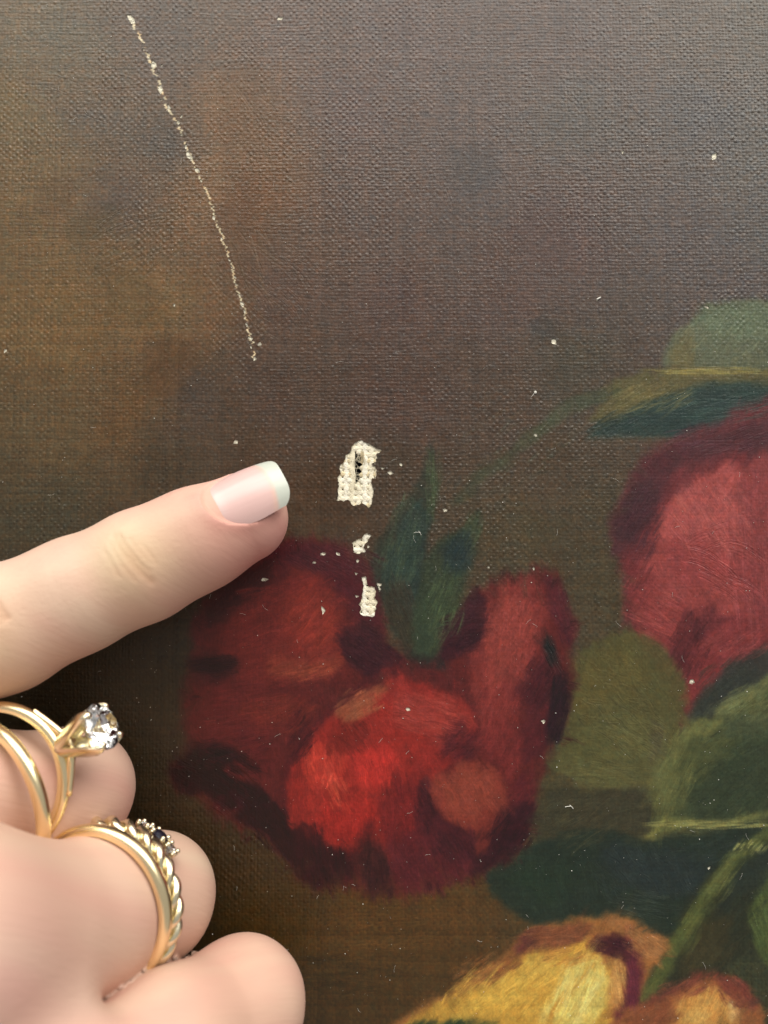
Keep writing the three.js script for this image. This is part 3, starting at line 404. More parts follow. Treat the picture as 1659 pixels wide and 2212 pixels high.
// ---------------------------------------------------------------- the painting: paint layer with real losses, ground under it, threads in the losses, backing
const painting = new THREE.Group(); painting.name = 'oil_painting'; scene.add(painting);
tag(painting, 'old oil painting of red and yellow flowers on brown with flaked holes showing bare canvas', 'painting');
const LX = 658.3, LY = 905.1, LK = 0.2108;
const cropPts = (a) => { const r = []; for (let i = 0; i < a.length; i += 2) { const p = at(LX + a[i] * LK, LY + a[i + 1] * LK); r.push([p.x, p.z]); } return r; };
function jag(poly, step, amp) { const out = []; for (let i = 0; i < poly.length; i++) { const a = poly[i], b = poly[(i + 1) % poly.length], l = Math.hypot(b[0] - a[0], b[1] - a[1]), n = Math.max(1, Math.round(l / step)); for (let j = 0; j < n; j++) { const t = j / n, k = j ? amp : amp * 0.4; out.push([mix(a[0], b[0], t) + rr(-k, k), mix(a[1], b[1], t) + rr(-k, k)]); } } return out; }
const lossA = jag(cropPts([570, 212, 640, 250, 720, 285, 790, 322, 740, 355, 735, 440, 690, 455, 740, 520, 725, 600, 690, 610, 680, 660, 705, 720, 700, 780, 685, 850, 655, 915, 590, 860, 560, 880, 490, 885, 465, 850, 445, 830, 400, 845, 320, 830, 345, 780, 335, 720, 350, 650, 330, 600, 370, 560, 360, 490, 400, 430, 420, 370, 470, 340, 480, 280, 520, 240]), 0.3, 0.13);
const lossB = jag(cropPts([640, 1165, 685, 1190, 660, 1220, 640, 1260, 610, 1290, 600, 1320, 625, 1355, 560, 1380, 500, 1370, 500, 1320, 480, 1270, 530, 1235, 590, 1230, 600, 1195]), 0.28, 0.11);
const lossC = jag(cropPts([580, 1620, 625, 1610, 635, 1660, 650, 1710, 720, 1725, 730, 1780, 715, 1830, 745, 1870, 725, 1960, 715, 2020, 690, 2030, 600, 2020, 565, 1990, 575, 1930, 555, 1910, 580, 1840, 600, 1760, 600, 1690]), 0.28, 0.1);
const holes = [lossA, lossB, lossC];
for (const a of [[735, 1675, 795, 1690, 765, 1720, 785, 1745, 765, 1775, 755, 1730], [650, 1290, 670, 1310, 645, 1325, 640, 1300], [510, 1800, 560, 1815, 530, 1832], [508, 1570, 550, 1580, 525, 1602], [165, 1910, 200, 1940, 215, 1960, 182, 2010, 175, 1960], [840, 545, 880, 528, 912, 560, 870, 572], [770, 490, 830, 500, 795, 518]]) holes.push(jag(cropPts(a), 0.3, 0.04));
const inBox = (p) => holes.some((h) => h.some((q) => Math.hypot(q[0] - p[0], q[1] - p[1]) < 0.6));
function chip(u, v, r, stretch = 1, ang = 0) { const c = at(u, v), out = [], n = 4 + Math.floor(rnd() * 3), ph = rr(0, 6); if (inBox([c.x, c.z])) return; for (let i = 0; i < n; i++) { const t = i / n * 2 * Math.PI + ph, k = r * 1.15 / 13.83 * rr(0.45, 1.3), x = Math.cos(t) * k * stretch, z = Math.sin(t) * k; out.push([c.x + x * Math.cos(ang) - z * Math.sin(ang), c.z + x * Math.sin(ang) + z * Math.cos(ang)]); } holes.push(out); }
for (const [u, v, r, s, a] of [[1196, 737, 8, 1.2, 1.4], [1194, 748, 5, 1, 0], [1157, 940, 4, 1.3, 1.4], [605, 40, 5, 1.4, 0], [12, 757, 6, 1, 0], [1543, 338, 5, 1.6, -0.8], [508, 955, 5, 1, 0], [1495, 1473, 6, 1, 0], [1175, 1558, 6, 1, 0.5], [1155, 846, 4, 1, 0], [1153, 1228, 4, 1, 0], [1154, 1240, 4, 1, 0], [679, 1214, 4, 0.8, 1.5], [572, 1251, 5, 1.5, 0], [560, 1250, 3, 1, 0], [882, 1533, 5, 1, 0.3], [888, 1543, 3, 1, 0], [697, 1314, 3, 2, 1.3], [962, 1103, 5, 1, 0], [1055, 1225, 3, 1, 0], [772, 1212, 4, 1, 0], [770, 1238, 4, 1, 0], [697, 1196, 3, 2, 0], [730, 1196, 4, 1, 0], [1532, 1875, 4, 1, 1.2], [375, 659, 4, 1, 0], [1345, 328, 4, 1, 0], [1528, 664, 4, 1.6, 0.5], [866, 1003, 4, 1, 0], [1290, 648, 3, 1, 0]]) chip(u, v, r, s, a);
// the old scratch down the top left, a broken row of tiny chips
{
  const crack = [278, 35, 284, 45, 292, 60, 305, 90, 322, 125, 332, 152, 345, 190, 352, 210, 362, 236, 385, 266, 398, 305, 407, 332, 425, 368, 440, 402, 455, 440, 465, 470, 482, 520, 497, 562, 510, 620, 523, 656, 533, 700, 541, 735, 546, 760, 549, 776];
  const big = [[283, 40, 6], [292, 58, 6], [332, 140, 5], [335, 155, 7], [343, 148, 5], [345, 190, 6], [356, 197, 6], [349, 210, 7], [365, 232, 5], [385, 264, 5], [408, 334, 7], [425, 367, 6], [463, 469, 5], [496, 562, 5], [523, 656, 5], [540, 730, 5], [549, 775, 4], [560, 743, 5]];
  for (const [u, v, r] of big) { chip(u, v, r * (v < 280 ? 1.15 : 0.85), rr(1.1, 2), rr(0.5, 1.8)); for (let k = 0; k < (v < 270 ? 3 : 1); k++) chip(u + rr(-8, 8), v + rr(-12, 12), r * rr(0.4, 0.7), rr(1, 2), rr(0, 3)); }
  for (let i = 0; i + 3 < crack.length; i += 2) for (let j = 0; j < 5; j++) { if (rnd() < 0.2) continue; const t = (j + rnd()) / 5; chip(mix(crack[i], crack[i + 2], t) + rr(-3, 3), mix(crack[i + 1], crack[i + 3], t), rr(1.3, 3.0), rr(1.2, 2.6), rr(0.9, 1.4)); }
}
const toPath = (C, poly) => { const p = new C(); poly.forEach((q, i) => (i ? p.lineTo(q[0], -q[1]) : p.moveTo(q[0], -q[1]))); p.closePath(); return p; };
const PB = { x0: -230, x1: 230, z0: -280, z1: 280 }, rectPoly = [[PB.x0, PB.z0], [PB.x1, PB.z0], [PB.x1, PB.z1], [PB.x0, PB.z1]];
function slab(hs, y, depth) {                                         // lies in the x-z plane, its top at y
  const s = toPath(THREE.Shape, rectPoly); for (const h of hs) s.holes.push(toPath(THREE.Path, h));
  const g = new THREE.ExtrudeGeometry(s, { depth, bevelEnabled: false }); g.rotateX(-Math.PI / 2); g.translate(0, y - depth, 0);
  const p = g.attributes.position, uv = new Float32Array(p.count * 2); for (let i = 0; i < p.count; i++) { uv[2 * i] = (p.getX(i) - PX0) / PW; uv[2 * i + 1] = (p.getZ(i) - PZ0) / PH; }
  g.setAttribute('uv', new THREE.BufferAttribute(uv, 2)); return mm(g);
}
// keep only chips whose outlines stay apart
const kept = []; for (const h of holes) { const cx = h.reduce((s, q) => s + q[0], 0) / h.length, cz = h.reduce((s, q) => s + q[1], 0) / h.length, r = Math.max(...h.map((q) => Math.hypot(q[0] - cx, q[1] - cz))); if (kept.length > 3 && kept.slice(3).some((k) => Math.hypot(k.cx - cx, k.cz - cz) < k.r + r + 0.02)) continue; if (Math.abs(cx) > 75 || Math.abs(cz) > 95) continue; kept.push({ h, cx, cz, r }); }
add('paint_layer', slab(kept.map((k) => k.h), 0, 0.11), paintMat, painting);
const noiseTex = (() => { const n = 256, d = new Float32Array(n * n); for (let y = 0; y < n; y++) for (let x = 0; x < n; x++) d[y * n + x] = fbm(x * 0.11, y * 0.11, 4); const t = dataTex(d, n, n, THREE.RedFormat); t.wrapS = t.wrapT = THREE.MirroredRepeatWrapping; return t; })();
const groundTex = noiseTex.clone(); groundTex.repeat.set(20, 24); groundTex.needsUpdate = true;
const groundMat = new THREE.MeshStandardMaterial({ name: 'pale_ground', color: new THREE.Color(0.80, 0.75, 0.60), roughness: 0.95, bumpMap: groundTex, bumpScale: 0.0004 });
add('ground_coat', slab([lossA, lossB, lossC].map((h) => { const cx = h.reduce((s, q) => s + q[0], 0) / h.length, cz = h.reduce((s, q) => s + q[1], 0) / h.length; return h.map((q) => [cx + (q[0] - cx) * 1.04, cz + (q[1] - cz) * 1.04]); }), -0.13, 0.08), groundMat, painting);
const backMat = new THREE.MeshStandardMaterial({ name: 'dark_backing', color: new THREE.Color(0.012, 0.009, 0.006), roughness: 0.95 });
add('backing_board', mm(new THREE.BoxGeometry(PB.x1 - PB.x0, 4, PB.z1 - PB.z0).translate(0, -4.6, 0)), backMat, painting);
// threads: each a lumpy flattened tube that goes over and under
function threadGeo(horizontal, pos, from, to, phase, rad, wobble, gap) {
  const len = to - from, n = Math.max(8, Math.round(len / 0.14)), seg = 9, P = [], I = [], sd = rr(0, 100), pitch = 1.0;
  for (let i = 0; i <= n; i++) {
    const t = from + len * i / n, y = -0.34 + 0.025 * Math.sin(Math.PI * (t / pitch) + phase), off = (vnoise(t * 0.9, sd) - 0.5) * wobble, r = rad * (0.9 + 0.2 * vnoise(t * 1.6, sd + 5)) * sstep(0, 0.12, i / n + 0.03) * sstep(0, 0.12, 1 - i / n + 0.03);
    for (let k = 0; k < seg; k++) { const a = k / seg * 2 * Math.PI, rr2 = r * (0.92 + 0.16 * vnoise(t * 4 + k * 3.1, sd + 20 + k)), s = Math.cos(a) * rr2 * 1.18, u = Math.sin(a) * rr2 * 0.5; horizontal ? P.push(t, y + u, pos + off + s) : P.push(pos + off + s, y + u, t); }
  }
  for (let i = 0; i < n; i++) for (let k = 0; k < seg; k++) { const a = i * seg + k, b = i * seg + (k + 1) % seg, c = a + seg, d = b + seg; horizontal ? I.push(a, c, b, b, c, d) : I.push(a, b, c, b, d, c); }
  const g = new THREE.BufferGeometry(); g.setAttribute('position', new THREE.Float32BufferAttribute(P, 3)); g.setIndex(I); g.computeVertexNormals();
  const uv = new Float32Array(P.length / 3 * 2); for (let i = 0; i < P.length / 3; i++) { uv[2 * i] = P[3 * i] / 4; uv[2 * i + 1] = P[3 * i + 2] / 4; } g.setAttribute('uv', new THREE.BufferAttribute(uv, 2));
  return mm(g);
}
const threadMats = [[0.84, 0.78, 0.61], [0.78, 0.71, 0.53], [0.88, 0.84, 0.70], [0.72, 0.60, 0.38]].map((c, i) => new THREE.MeshStandardMaterial({ name: 'linen_' + ['cream', 'straw', 'white', 'tan'][i], color: new THREE.Color(...c), roughness: 0.95, bumpMap: noiseTex, bumpScale: 0.00008 }));
function fray(list, material, parent) { if (list.length) { const o = add('frayed_fibres', mergeGeometries(list), material, parent); o.userData.kind = 'stuff'; } }
function fibreGeo(x, y, z, ang, len, rise, bend, r = 0.035) { const dx = Math.cos(ang), dz = Math.sin(ang), pts = []; for (let i = 0; i < 5; i++) { const t = i / 4; pts.push(V(x + dx * len * t - dz * bend * t * t, y + rise * Math.sin(t * 2), z + dz * len * t + dx * bend * t * t)); } return mm(new THREE.TubeGeometry(new THREE.CatmullRomCurve3(pts), 6, r, 4)); }
[[lossA, 'largest flaked loss with a torn hole in its bare threads', 0], [lossB, 'small round flaked loss under the largest one', 1], [lossC, 'narrow lower flaked loss with whole square weave', 2]].forEach(([poly, label, kind]) => {
  const x0 = Math.min(...poly.map((p) => p[0])), x1 = Math.max(...poly.map((p) => p[0])), z0 = Math.min(...poly.map((p) => p[1])), z1 = Math.max(...poly.map((p) => p[1]));
  const patch = new THREE.Group(); patch.name = 'bare_canvas'; patch.userData.label = label; painting.add(patch);
  const tear = kind === 0 ? { x: at(LX + 545 * LK, 0).x, za: at(0, LY + 370 * LK).z, zb: at(0, LY + 640 * LK).z } : null;
  let n = 0; const fr = [];
  for (let x = Math.ceil(x0 - 0.4); x < x1 + 0.4; x += 1.0, n++) {
    const m = threadMats[Math.floor(rnd() * 3)], ph = (n & 1) ? 0 : Math.PI, px = x + rr(-0.07, 0.07), g = (a, b) => add('thread', threadGeo(false, px, a, b, ph, 0.39 * rr(0.9, 1.08), 0.22), m, patch);
    if (tear && Math.abs(px - tear.x) < 0.55) { g(z0 - 0.7, tear.za); g(tear.zb, z1 + 0.7); for (let k = 0; k < 5; k++) { fr.push(fibreGeo(px + rr(-0.3, 0.3), -0.4, tear.za, rr(1.2, 2.0), rr(0.4, 1.2), rr(0, 0.3), rr(-0.3, 0.3))); fr.push(fibreGeo(px + rr(-0.3, 0.3), -0.4, tear.zb, rr(-2.2, -1.0), rr(0.5, 1.6), rr(0, 0.4), rr(-0.4, 0.4))); } } else g(z0 - 0.7, z1 + 0.7);
  }
  n = 0;
  for (let z = Math.ceil(z0 - 0.4) ; z < z1 + 0.4; z += 1.0, n++) {
    const ph = (n & 1) ? Math.PI : 0, pz = z + rr(-0.07, 0.07), tan = tear && rnd() < 0.3, m = tan ? threadMats[3] : threadMats[Math.floor(rnd() * 3)], g = (a, b) => add('thread', threadGeo(true, pz, a, b, ph, 0.39 * rr(0.88, 1.08), 0.22), m, patch);
    if (tear && pz > tear.za - 0.2 && pz < tear.zb) { const w = mix(1.0, 0.4, (pz - tear.za) / (tear.zb - tear.za)); g(x0 - 0.7, tear.x - w); g(tear.x + w * 0.6, x1 + 0.7); for (let k = 0; k < 4; k++) { fr.push(fibreGeo(tear.x - w, -0.4, pz + rr(-0.3, 0.3), rr(-0.5, 0.5), rr(0.2, 0.7), rr(0, 0.2), rr(-0.2, 0.2), 0.025)); fr.push(fibreGeo(tear.x + w * 0.6, -0.4, pz + rr(-0.3, 0.3), Math.PI + rr(-0.8, 0.8), rr(0.2, 0.9), rr(0, 0.25), rr(-0.3, 0.3), 0.025)); } } else g(x0 - 0.7, x1 + 0.7);
  }
  if (kind === 0) for (let k = 0; k < 70; k++) fr.push(fibreGeo(rr(x0 + 1, x1 - 1), -0.2, rr(z0 + 3, z1 - 2.2), rr(0, 6.3), rr(0.3, 1.3), rr(0.02, 0.22), rr(-0.4, 0.4), 0.024));
  else for (let k = 0; k < 14; k++) fr.push(fibreGeo(rr(x0 + 0.8, x1 - 0.8), -0.2, rr(z0 + 0.8, z1 - 0.8), rr(0, 6.3), rr(0.2, 0.6), rr(0, 0.12), rr(-0.2, 0.2), 0.022));
  fray(fr, threadMats[kind === 0 ? 1 : 2], patch);
  if (kind === 0) { const f2 = []; for (let k = 0; k < 14; k++) f2.push(fibreGeo(tear.x + 0.75 + rr(-0.2, 0.3), -0.2, tear.za - 0.8 + rr(0, 0.4), 1.5 + rr(-0.2, 0.2), rr(0.8, 2.4), rr(0.1, 0.3), rr(-0.3, 0.5), 0.03)); fray(f2, threadMats[3], patch); }
});

// ---------------------------------------------------------------- dust, lint and crumbs lying on the paint
const lintMat = new THREE.MeshStandardMaterial({ name: 'lint', color: new THREE.Color(0.72, 0.70, 0.64), roughness: 0.9 });
{
  const n = 1500, grain = new THREE.InstancedMesh(mm(new THREE.IcosahedronGeometry(1, 0)), lintMat, n), M = new THREE.Matrix4(), q = new THREE.Quaternion();
  for (let i = 0; i < n; i++) { const p = at(rr(0, 1659), rr(0, 2212)), big = Math.pow(rnd(), 4), r = 0.022 + 0.05 * big; q.setFromEuler(new THREE.Euler(rr(0, 6), rr(0, 6), rr(0, 6))); M.compose(V(p.x / 1000, 0.00006, p.z / 1000), q, V(r, r * rr(0.6, 1), r * rr(0.7, 1.8))); grain.setMatrixAt(i, M); }
  grain.name = 'dust'; grain.castShadow = grain.receiveShadow = true; scene.add(tag(grain, 'pale dust grains scattered all over the painted surface', 'dust', null, 'stuff'));
  const fib = []; for (let i = 0; i < 90; i++) { const p = at(rr(0, 1659), rr(0, 2212)); fib.push(fibreGeo(p.x, 0.05, p.z, rr(0, 6.3), rr(0.3, 1.1), 0.04, rr(-0.8, 0.8), 0.011)); }
  const f = add('lint', mergeGeometries(fib), lintMat); tag(f, 'very fine hair-like lint strewn across the painting', 'lint', null, 'stuff');
  const crumb = (u, v, name, geo, label, cat) => { const p = at(u, v), o = add(name, geo, lintMat); o.position.set(p.x / 1000, 0, p.z / 1000); tag(o, label, cat); };
  const rod = mm(new THREE.CapsuleGeometry(0.12, 0.55, 4, 10).rotateZ(Math.PI / 2).rotateY(0.5).translate(0, 0.13, 0));
  crumb(1293, 645, 'lint_crumb', rod, 'short white rod-shaped crumb of lint on brown paint left of the pale green leaf', 'lint');
  const hook = mergeGeometries([fibreGeo(-0.7, 0.1, 0.2, -0.4, 0.8, 0.08, 0.2, 0.045), fibreGeo(0.0, 0.1, -0.1, 0.5, 0.7, 0.06, 0.2, 0.045)]);
  crumb(1230, 1740, 'lint_curl', hook, 'bent white lint curl on the olive paint right of the red flower', 'lint');
  const hair = mergeGeometries([strip(fibreGeo(-0.5, 0.06, 0.6, -0.95, 0.9, 0.05, 0.02, 0.03)), strip(mm(new THREE.IcosahedronGeometry(0.2, 1).scale(1, 0.6, 1.2).translate(0.1, 0.1, -0.1)))]);
  crumb(1155, 849, 'lint_tail', hair, 'tiny cream crumb with a hair tail above the green flower stem', 'lint');
  const curl = mergeGeometries([fibreGeo(-0.8, 0.08, 0.1, -0.6, 0.8, 0.08, 0.5, 0.028), fibreGeo(-0.1, 0.08, -0.2, 0.3, 0.6, 0.06, 0.5, 0.028)]);
  crumb(905, 1150, 'lint_loop', curl, 'fine looped hair on the green cap of the red flower', 'lint');
}

// ---------------------------------------------------------------- the hand: one smooth field, meshed with surface nets
const J = {
  i: [[-84, 29, 30, 10], [-68, 21, 23.4, 8.6], [-51.6, 13.2, 16.8, 8.15], [-43, 11.2, 12.5, 7.6], [-34.3, 9.6, 8.3, 7.5], [-27, 8.4, 4.6, 7.0], [-20.6, 7.2, 1.45, 6.55]],
  m: [[-63, 37, 36, 9.5], [-53.0, 19.5, 36.8, 7.7], [-44, 9.2, 39.8, 8.2], [-58, 10, 47, 7.2], [-68, 17, 52, 6.6], [-72, 27, 52, 6.2]],
  r: [[-46, 38.5, 46, 9.4], [-36.3, 19.5, 51.2, 8.5], [-32.2, 9, 54.2, 8.1], [-46, 9.5, 63, 7.0], [-57, 17, 67, 6.4], [-60, 27, 64, 6.0]],
  p: [[-33, 36, 65.5, 8.6], [-25.6, 22.5, 65.4, 8.2], [-19.0, 12.2, 66.6, 7.9], [-31, 10, 75, 6.4], [-40, 17, 79, 5.9], [-44, 26, 76, 5.6]],
};
const palmCaps = [[[-84, 29, 30, 10], [-118, 40, 74, 15]], [[-63, 36, 36, 9.5], [-110, 42, 84, 15]], [[-46, 37, 46, 9.4], [-104, 42, 92, 15]], [[-52, 38, 66, 9], [-98, 40, 100, 14]], [[-112, 42, 86, 19], [-175, 52, 160, 23]], [[-84, 28, 31, 9], [-63, 35, 37, 9]], [[-63, 35, 37, 9.2], [-46, 37, 47, 9.2]], [[-46, 35, 48, 9], [-40, 27, 51.5, 8.6]], [[-58, 22, 58, 10], [-92, 32, 80, 14]], [[-46, 22, 66, 8], [-62, 24, 72, 9]], [[-110, 30, 70, 13], [-90, 16, 52, 10]], [[-90, 16, 52, 10], [-80, 11, 38, 8.5]], [[-80, 11, 38, 8.5], [-70, 10, 30, 7.5]]];
function cap(x, y, z, a, b) { const bx = b[0] - a[0], by = b[1] - a[1], bz = b[2] - a[2], px = x - a[0], py = y - a[1], pz = z - a[2]; let t = (px * bx + py * by + pz * bz) / (bx * bx + by * by + bz * bz); t = t < 0 ? 0 : t > 1 ? 1 : t; const dx = px - bx * t, dy = py - by * t, dz = pz - bz * t; return Math.sqrt(dx * dx + dy * dy + dz * dz) - (a[3] + (b[3] - a[3]) * t); }
const smin = (a, b, k) => { const h = Math.max(k - Math.abs(a - b), 0) / k; return Math.min(a, b) - h * h * k * 0.25; };
function finger(x, y, z, F, k) { let d = 1e9; for (let i = 0; i + 1 < F.length; i++) { const c = cap(x, y, z, F[i], F[i + 1]); d = d > 1e8 ? c : smin(d, c, k); } return d; }
// nail frame on the index finger
const nD = V(...J.i[4].slice(0, 3)), nT = V(...J.i[6].slice(0, 3)), nA = nT.clone().sub(nD).normalize();
const nS = V(0, 1, 0).cross(nA).normalize().negate(), nS2 = nS.z < 0 ? nS : nS.clone().negate();                                   // across the finger, towards the top of the picture
const nUp = V(0, 1, 0).addScaledVector(nA, -nA.y).normalize(), ROLL = 25 * Math.PI / 180;
const nN = nUp.clone().multiplyScalar(Math.cos(ROLL)).addScaledVector(nS2, Math.sin(ROLL)), nB = nA.clone().cross(nN);
const NS0 = 11.3, NS1 = 23.1, NTH = 0.78;
const halfAng = (s) => NTH * (s < NS0 + 7 ? Math.pow(Math.max(0, 1 - Math.pow(1 - (s - NS0) / 7, 2)), 0.52) : 1);
function nailFold(x, y, z) {
  const px = x - nD.x, py = y - nD.y, pz = z - nD.z, s = px * nA.x + py * nA.y + pz * nA.z; if (s < 7 || s > 26) return 0;
  const cn = px * nN.x + py * nN.y + pz * nN.z, cb = px * nB.x + py * nB.y + pz * nB.z; if (cn < -1) return 0;
  const th = Math.abs(Math.atan2(cb, cn)), side = (th - NTH) * 6.7, back = NS0 - s; let e;
  if (s < NS0 + 7) { const ex = (NS0 + 7 - s) / 7, ey = th / NTH; e = (Math.hypot(ex, ey) - 1) * 5; } else e = side;
  const fade = 1 - sstep(20.5, 22.5, s);
  return (e > 0 ? 0.2 * Math.exp(-e * e / 1.2) : 0.2 * Math.exp(-e * e / 0.05) - 0.22 * (1 - Math.exp(-e * e / 0.05))) * fade;
}
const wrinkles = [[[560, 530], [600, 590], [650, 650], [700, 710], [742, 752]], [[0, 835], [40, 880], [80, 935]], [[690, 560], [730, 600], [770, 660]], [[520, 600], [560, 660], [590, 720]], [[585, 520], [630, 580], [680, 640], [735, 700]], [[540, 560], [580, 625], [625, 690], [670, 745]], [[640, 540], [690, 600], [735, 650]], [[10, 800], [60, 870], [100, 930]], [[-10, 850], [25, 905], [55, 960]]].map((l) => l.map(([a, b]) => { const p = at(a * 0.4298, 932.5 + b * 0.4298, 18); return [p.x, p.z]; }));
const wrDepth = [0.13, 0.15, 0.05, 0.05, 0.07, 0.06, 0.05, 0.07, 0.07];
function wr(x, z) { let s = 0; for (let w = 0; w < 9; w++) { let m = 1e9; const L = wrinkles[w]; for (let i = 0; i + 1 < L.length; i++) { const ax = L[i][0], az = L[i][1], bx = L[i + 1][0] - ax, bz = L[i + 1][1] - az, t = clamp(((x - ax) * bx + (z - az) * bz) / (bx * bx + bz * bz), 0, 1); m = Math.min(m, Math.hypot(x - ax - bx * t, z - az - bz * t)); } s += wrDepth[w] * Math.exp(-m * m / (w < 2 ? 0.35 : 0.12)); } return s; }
function rough3(x, y, z) { let d = 1e9; for (const k of 'imrp') d = Math.min(d, finger(x, y, z, J[k], 3)); for (const c of palmCaps) d = Math.min(d, cap(x, y, z, c[0], c[1])); return Math.min(d, cap(x, y, z, J.p[0], [-98, 40, 100, 14])); }
function sdf(x, y, z, detail = true) {
  const fi = finger(x, y, z, J.i, 3), fm = finger(x, y, z, J.m, 2.5), fr = finger(x, y, z, J.r, 2.5), fp = finger(x, y, z, J.p, 2.5);
  let palm = 1e9; for (const c of palmCaps) { const d = cap(x, y, z, c[0], c[1]); palm = palm > 1e8 ? d : smin(palm, d, 9); }
  let d = smin(fr, smin(fm, fi, 1.2), 1.2); d = smin(d, palm, 2.6); d = smin(d, smin(fp, cap(x, y, z, J.p[0], [-98, 40, 100, 14]), 4), mix(0.8, 7, sstep(25, 33, y))); 
  if (detail && d < 3 && d > -3) {
    if (x > -62 && z < 32) { if (y > 8) d += wr(x, z); d -= nailFold(x, y, z); }
    d -= 0.05 * (vnoise(x * 0.22 + z * 0.05, z * 0.22 + y * 0.2) - 0.5) * 2;
  }
  return d;
}
function surfaceNets(lo, hi, cell) {
  const nx = Math.ceil((hi[0] - lo[0]) / cell), ny = Math.ceil((hi[1] - lo[1]) / cell), nz = Math.ceil((hi[2] - lo[2]) / cell), F = new Float32Array(nx * ny * nz).fill(9), B = 8, id = (i, j, k) => (k * ny + j) * nx + i;
  for (let k = 0; k < nz; k += B) for (let j = 0; j < ny; j += B) for (let i = 0; i < nx; i += B) {
    const c = rough3(lo[0] + (i + B / 2) * cell, lo[1] + (j + B / 2) * cell, lo[2] + (k + B / 2) * cell), reach = B * cell * 0.9 + 4;
    const far = Math.abs(c) > reach;
    for (let kk = k; kk < Math.min(k + B, nz); kk++) for (let jj = j; jj < Math.min(j + B, ny); jj++) for (let ii = i; ii < Math.min(i + B, nx); ii++) F[id(ii, jj, kk)] = far ? (c > 0 ? 9 : -9) : sdf(lo[0] + ii * cell, lo[1] + jj * cell, lo[2] + kk * cell, false);
  }
  const vid = new Int32Array(nx * ny * nz).fill(-1), P = [], I = [];
  for (let k = 0; k < nz - 1; k++) for (let j = 0; j < ny - 1; j++) for (let i = 0; i < nx - 1; i++) {
    let n = 0, sx = 0, sy = 0, sz = 0; const v = [];
    for (let c = 0; c < 8; c++) v.push(F[id(i + (c & 1), j + ((c >> 1) & 1), k + (c >> 2))]);
    let pos = 0; for (const q of v) pos += q > 0; if (pos === 0 || pos === 8) continue;
    for (let c = 0; c < 8; c++) for (const b of [1, 2, 4]) { if (c & b) continue; const a = v[c], e = v[c | b]; if ((a > 0) === (e > 0)) continue; const t = a / (a - e); sx += (c & 1) + (b === 1 ? t : 0); sy += ((c >> 1) & 1) + (b === 2 ? t : 0); sz += (c >> 2) + (b === 4 ? t : 0); n++; }
    vid[id(i, j, k)] = P.length / 3; P.push(lo[0] + (i + sx / n) * cell, lo[1] + (j + sy / n) * cell, lo[2] + (k + sz / n) * cell);
  }
  const quad = (a, b, c, d, flip) => { if (a < 0 || b < 0 || c < 0 || d < 0) return; flip ? I.push(a, b, c, a, c, d) : I.push(a, c, b, a, d, c); };
  for (let k = 1; k < nz - 1; k++) for (let j = 1; j < ny - 1; j++) for (let i = 1; i < nx - 1; i++) {
    const a = F[id(i, j, k)] > 0;
    if (a !== F[id(i + 1, j, k)] > 0) quad(vid[id(i, j - 1, k - 1)], vid[id(i, j, k - 1)], vid[id(i, j, k)], vid[id(i, j - 1, k)], !a);
    if (a !== F[id(i, j + 1, k)] > 0) quad(vid[id(i - 1, j, k - 1)], vid[id(i - 1, j, k)], vid[id(i, j, k)], vid[id(i, j, k - 1)], !a);
    if (a !== F[id(i, j, k + 1)] > 0) quad(vid[id(i - 1, j - 1, k)], vid[id(i, j - 1, k)], vid[id(i, j, k)], vid[id(i - 1, j, k)], !a);
  }
  return [P, I];
}
let [hp, hi] = surfaceNets([-150, -3, -14], [-4, 66, 140], 0.64);
// finer triangles over the index finger, where the creases and the nail fold are
for (let round = 0; round < 1; round++) {
  const mid = new Map(), out = [], near = (i) => round < 1 && hp[3 * i] > -60 && hp[3 * i + 2] < 26 && hp[3 * i + 1] > 5, cut = (a, b) => { if (!near(a) || !near(b)) return -1; const k = Math.min(a, b) * 4e6 + Math.max(a, b); if (!mid.has(k)) { mid.set(k, hp.length / 3); for (let c = 0; c < 3; c++) hp.push((hp[3 * a + c] + hp[3 * b + c]) / 2); } return mid.get(k); };
  for (let t = 0; t < hi.length; t += 3) {
    const v = [hi[t], hi[t + 1], hi[t + 2]], e = [cut(v[0], v[1]), cut(v[1], v[2]), cut(v[2], v[0])], n = e.filter((q) => q >= 0).length;
    if (n === 3) out.push(v[0], e[0], e[2], e[0], v[1], e[1], e[2], e[1], v[2], e[0], e[1], e[2]);
    else if (n === 1) { const s = e.findIndex((q) => q >= 0), a = v[s], b = v[(s + 1) % 3], c = v[(s + 2) % 3]; out.push(a, e[s], c, e[s], b, c); } else out.push(...v);
  }
  hi = out;
}
const hn = new Float32Array(hp.length), hc = new Float32Array(hp.length), huv = new Float32Array(hp.length / 3 * 2);
const grad = (x, y, z, e) => { const a = sdf(x + e, y, z) - sdf(x - e, y, z), b = sdf(x, y + e, z) - sdf(x, y - e, z), c = sdf(x, y, z + e) - sdf(x, y, z - e), l = Math.hypot(a, b, c) || 1; return [a / l, b / l, c / l]; };
const near = (p, q, r) => Math.exp(-((p[0] - q[0]) ** 2 + (p[1] - q[1]) ** 2 + (p[2] - q[2]) ** 2) / (r * r));
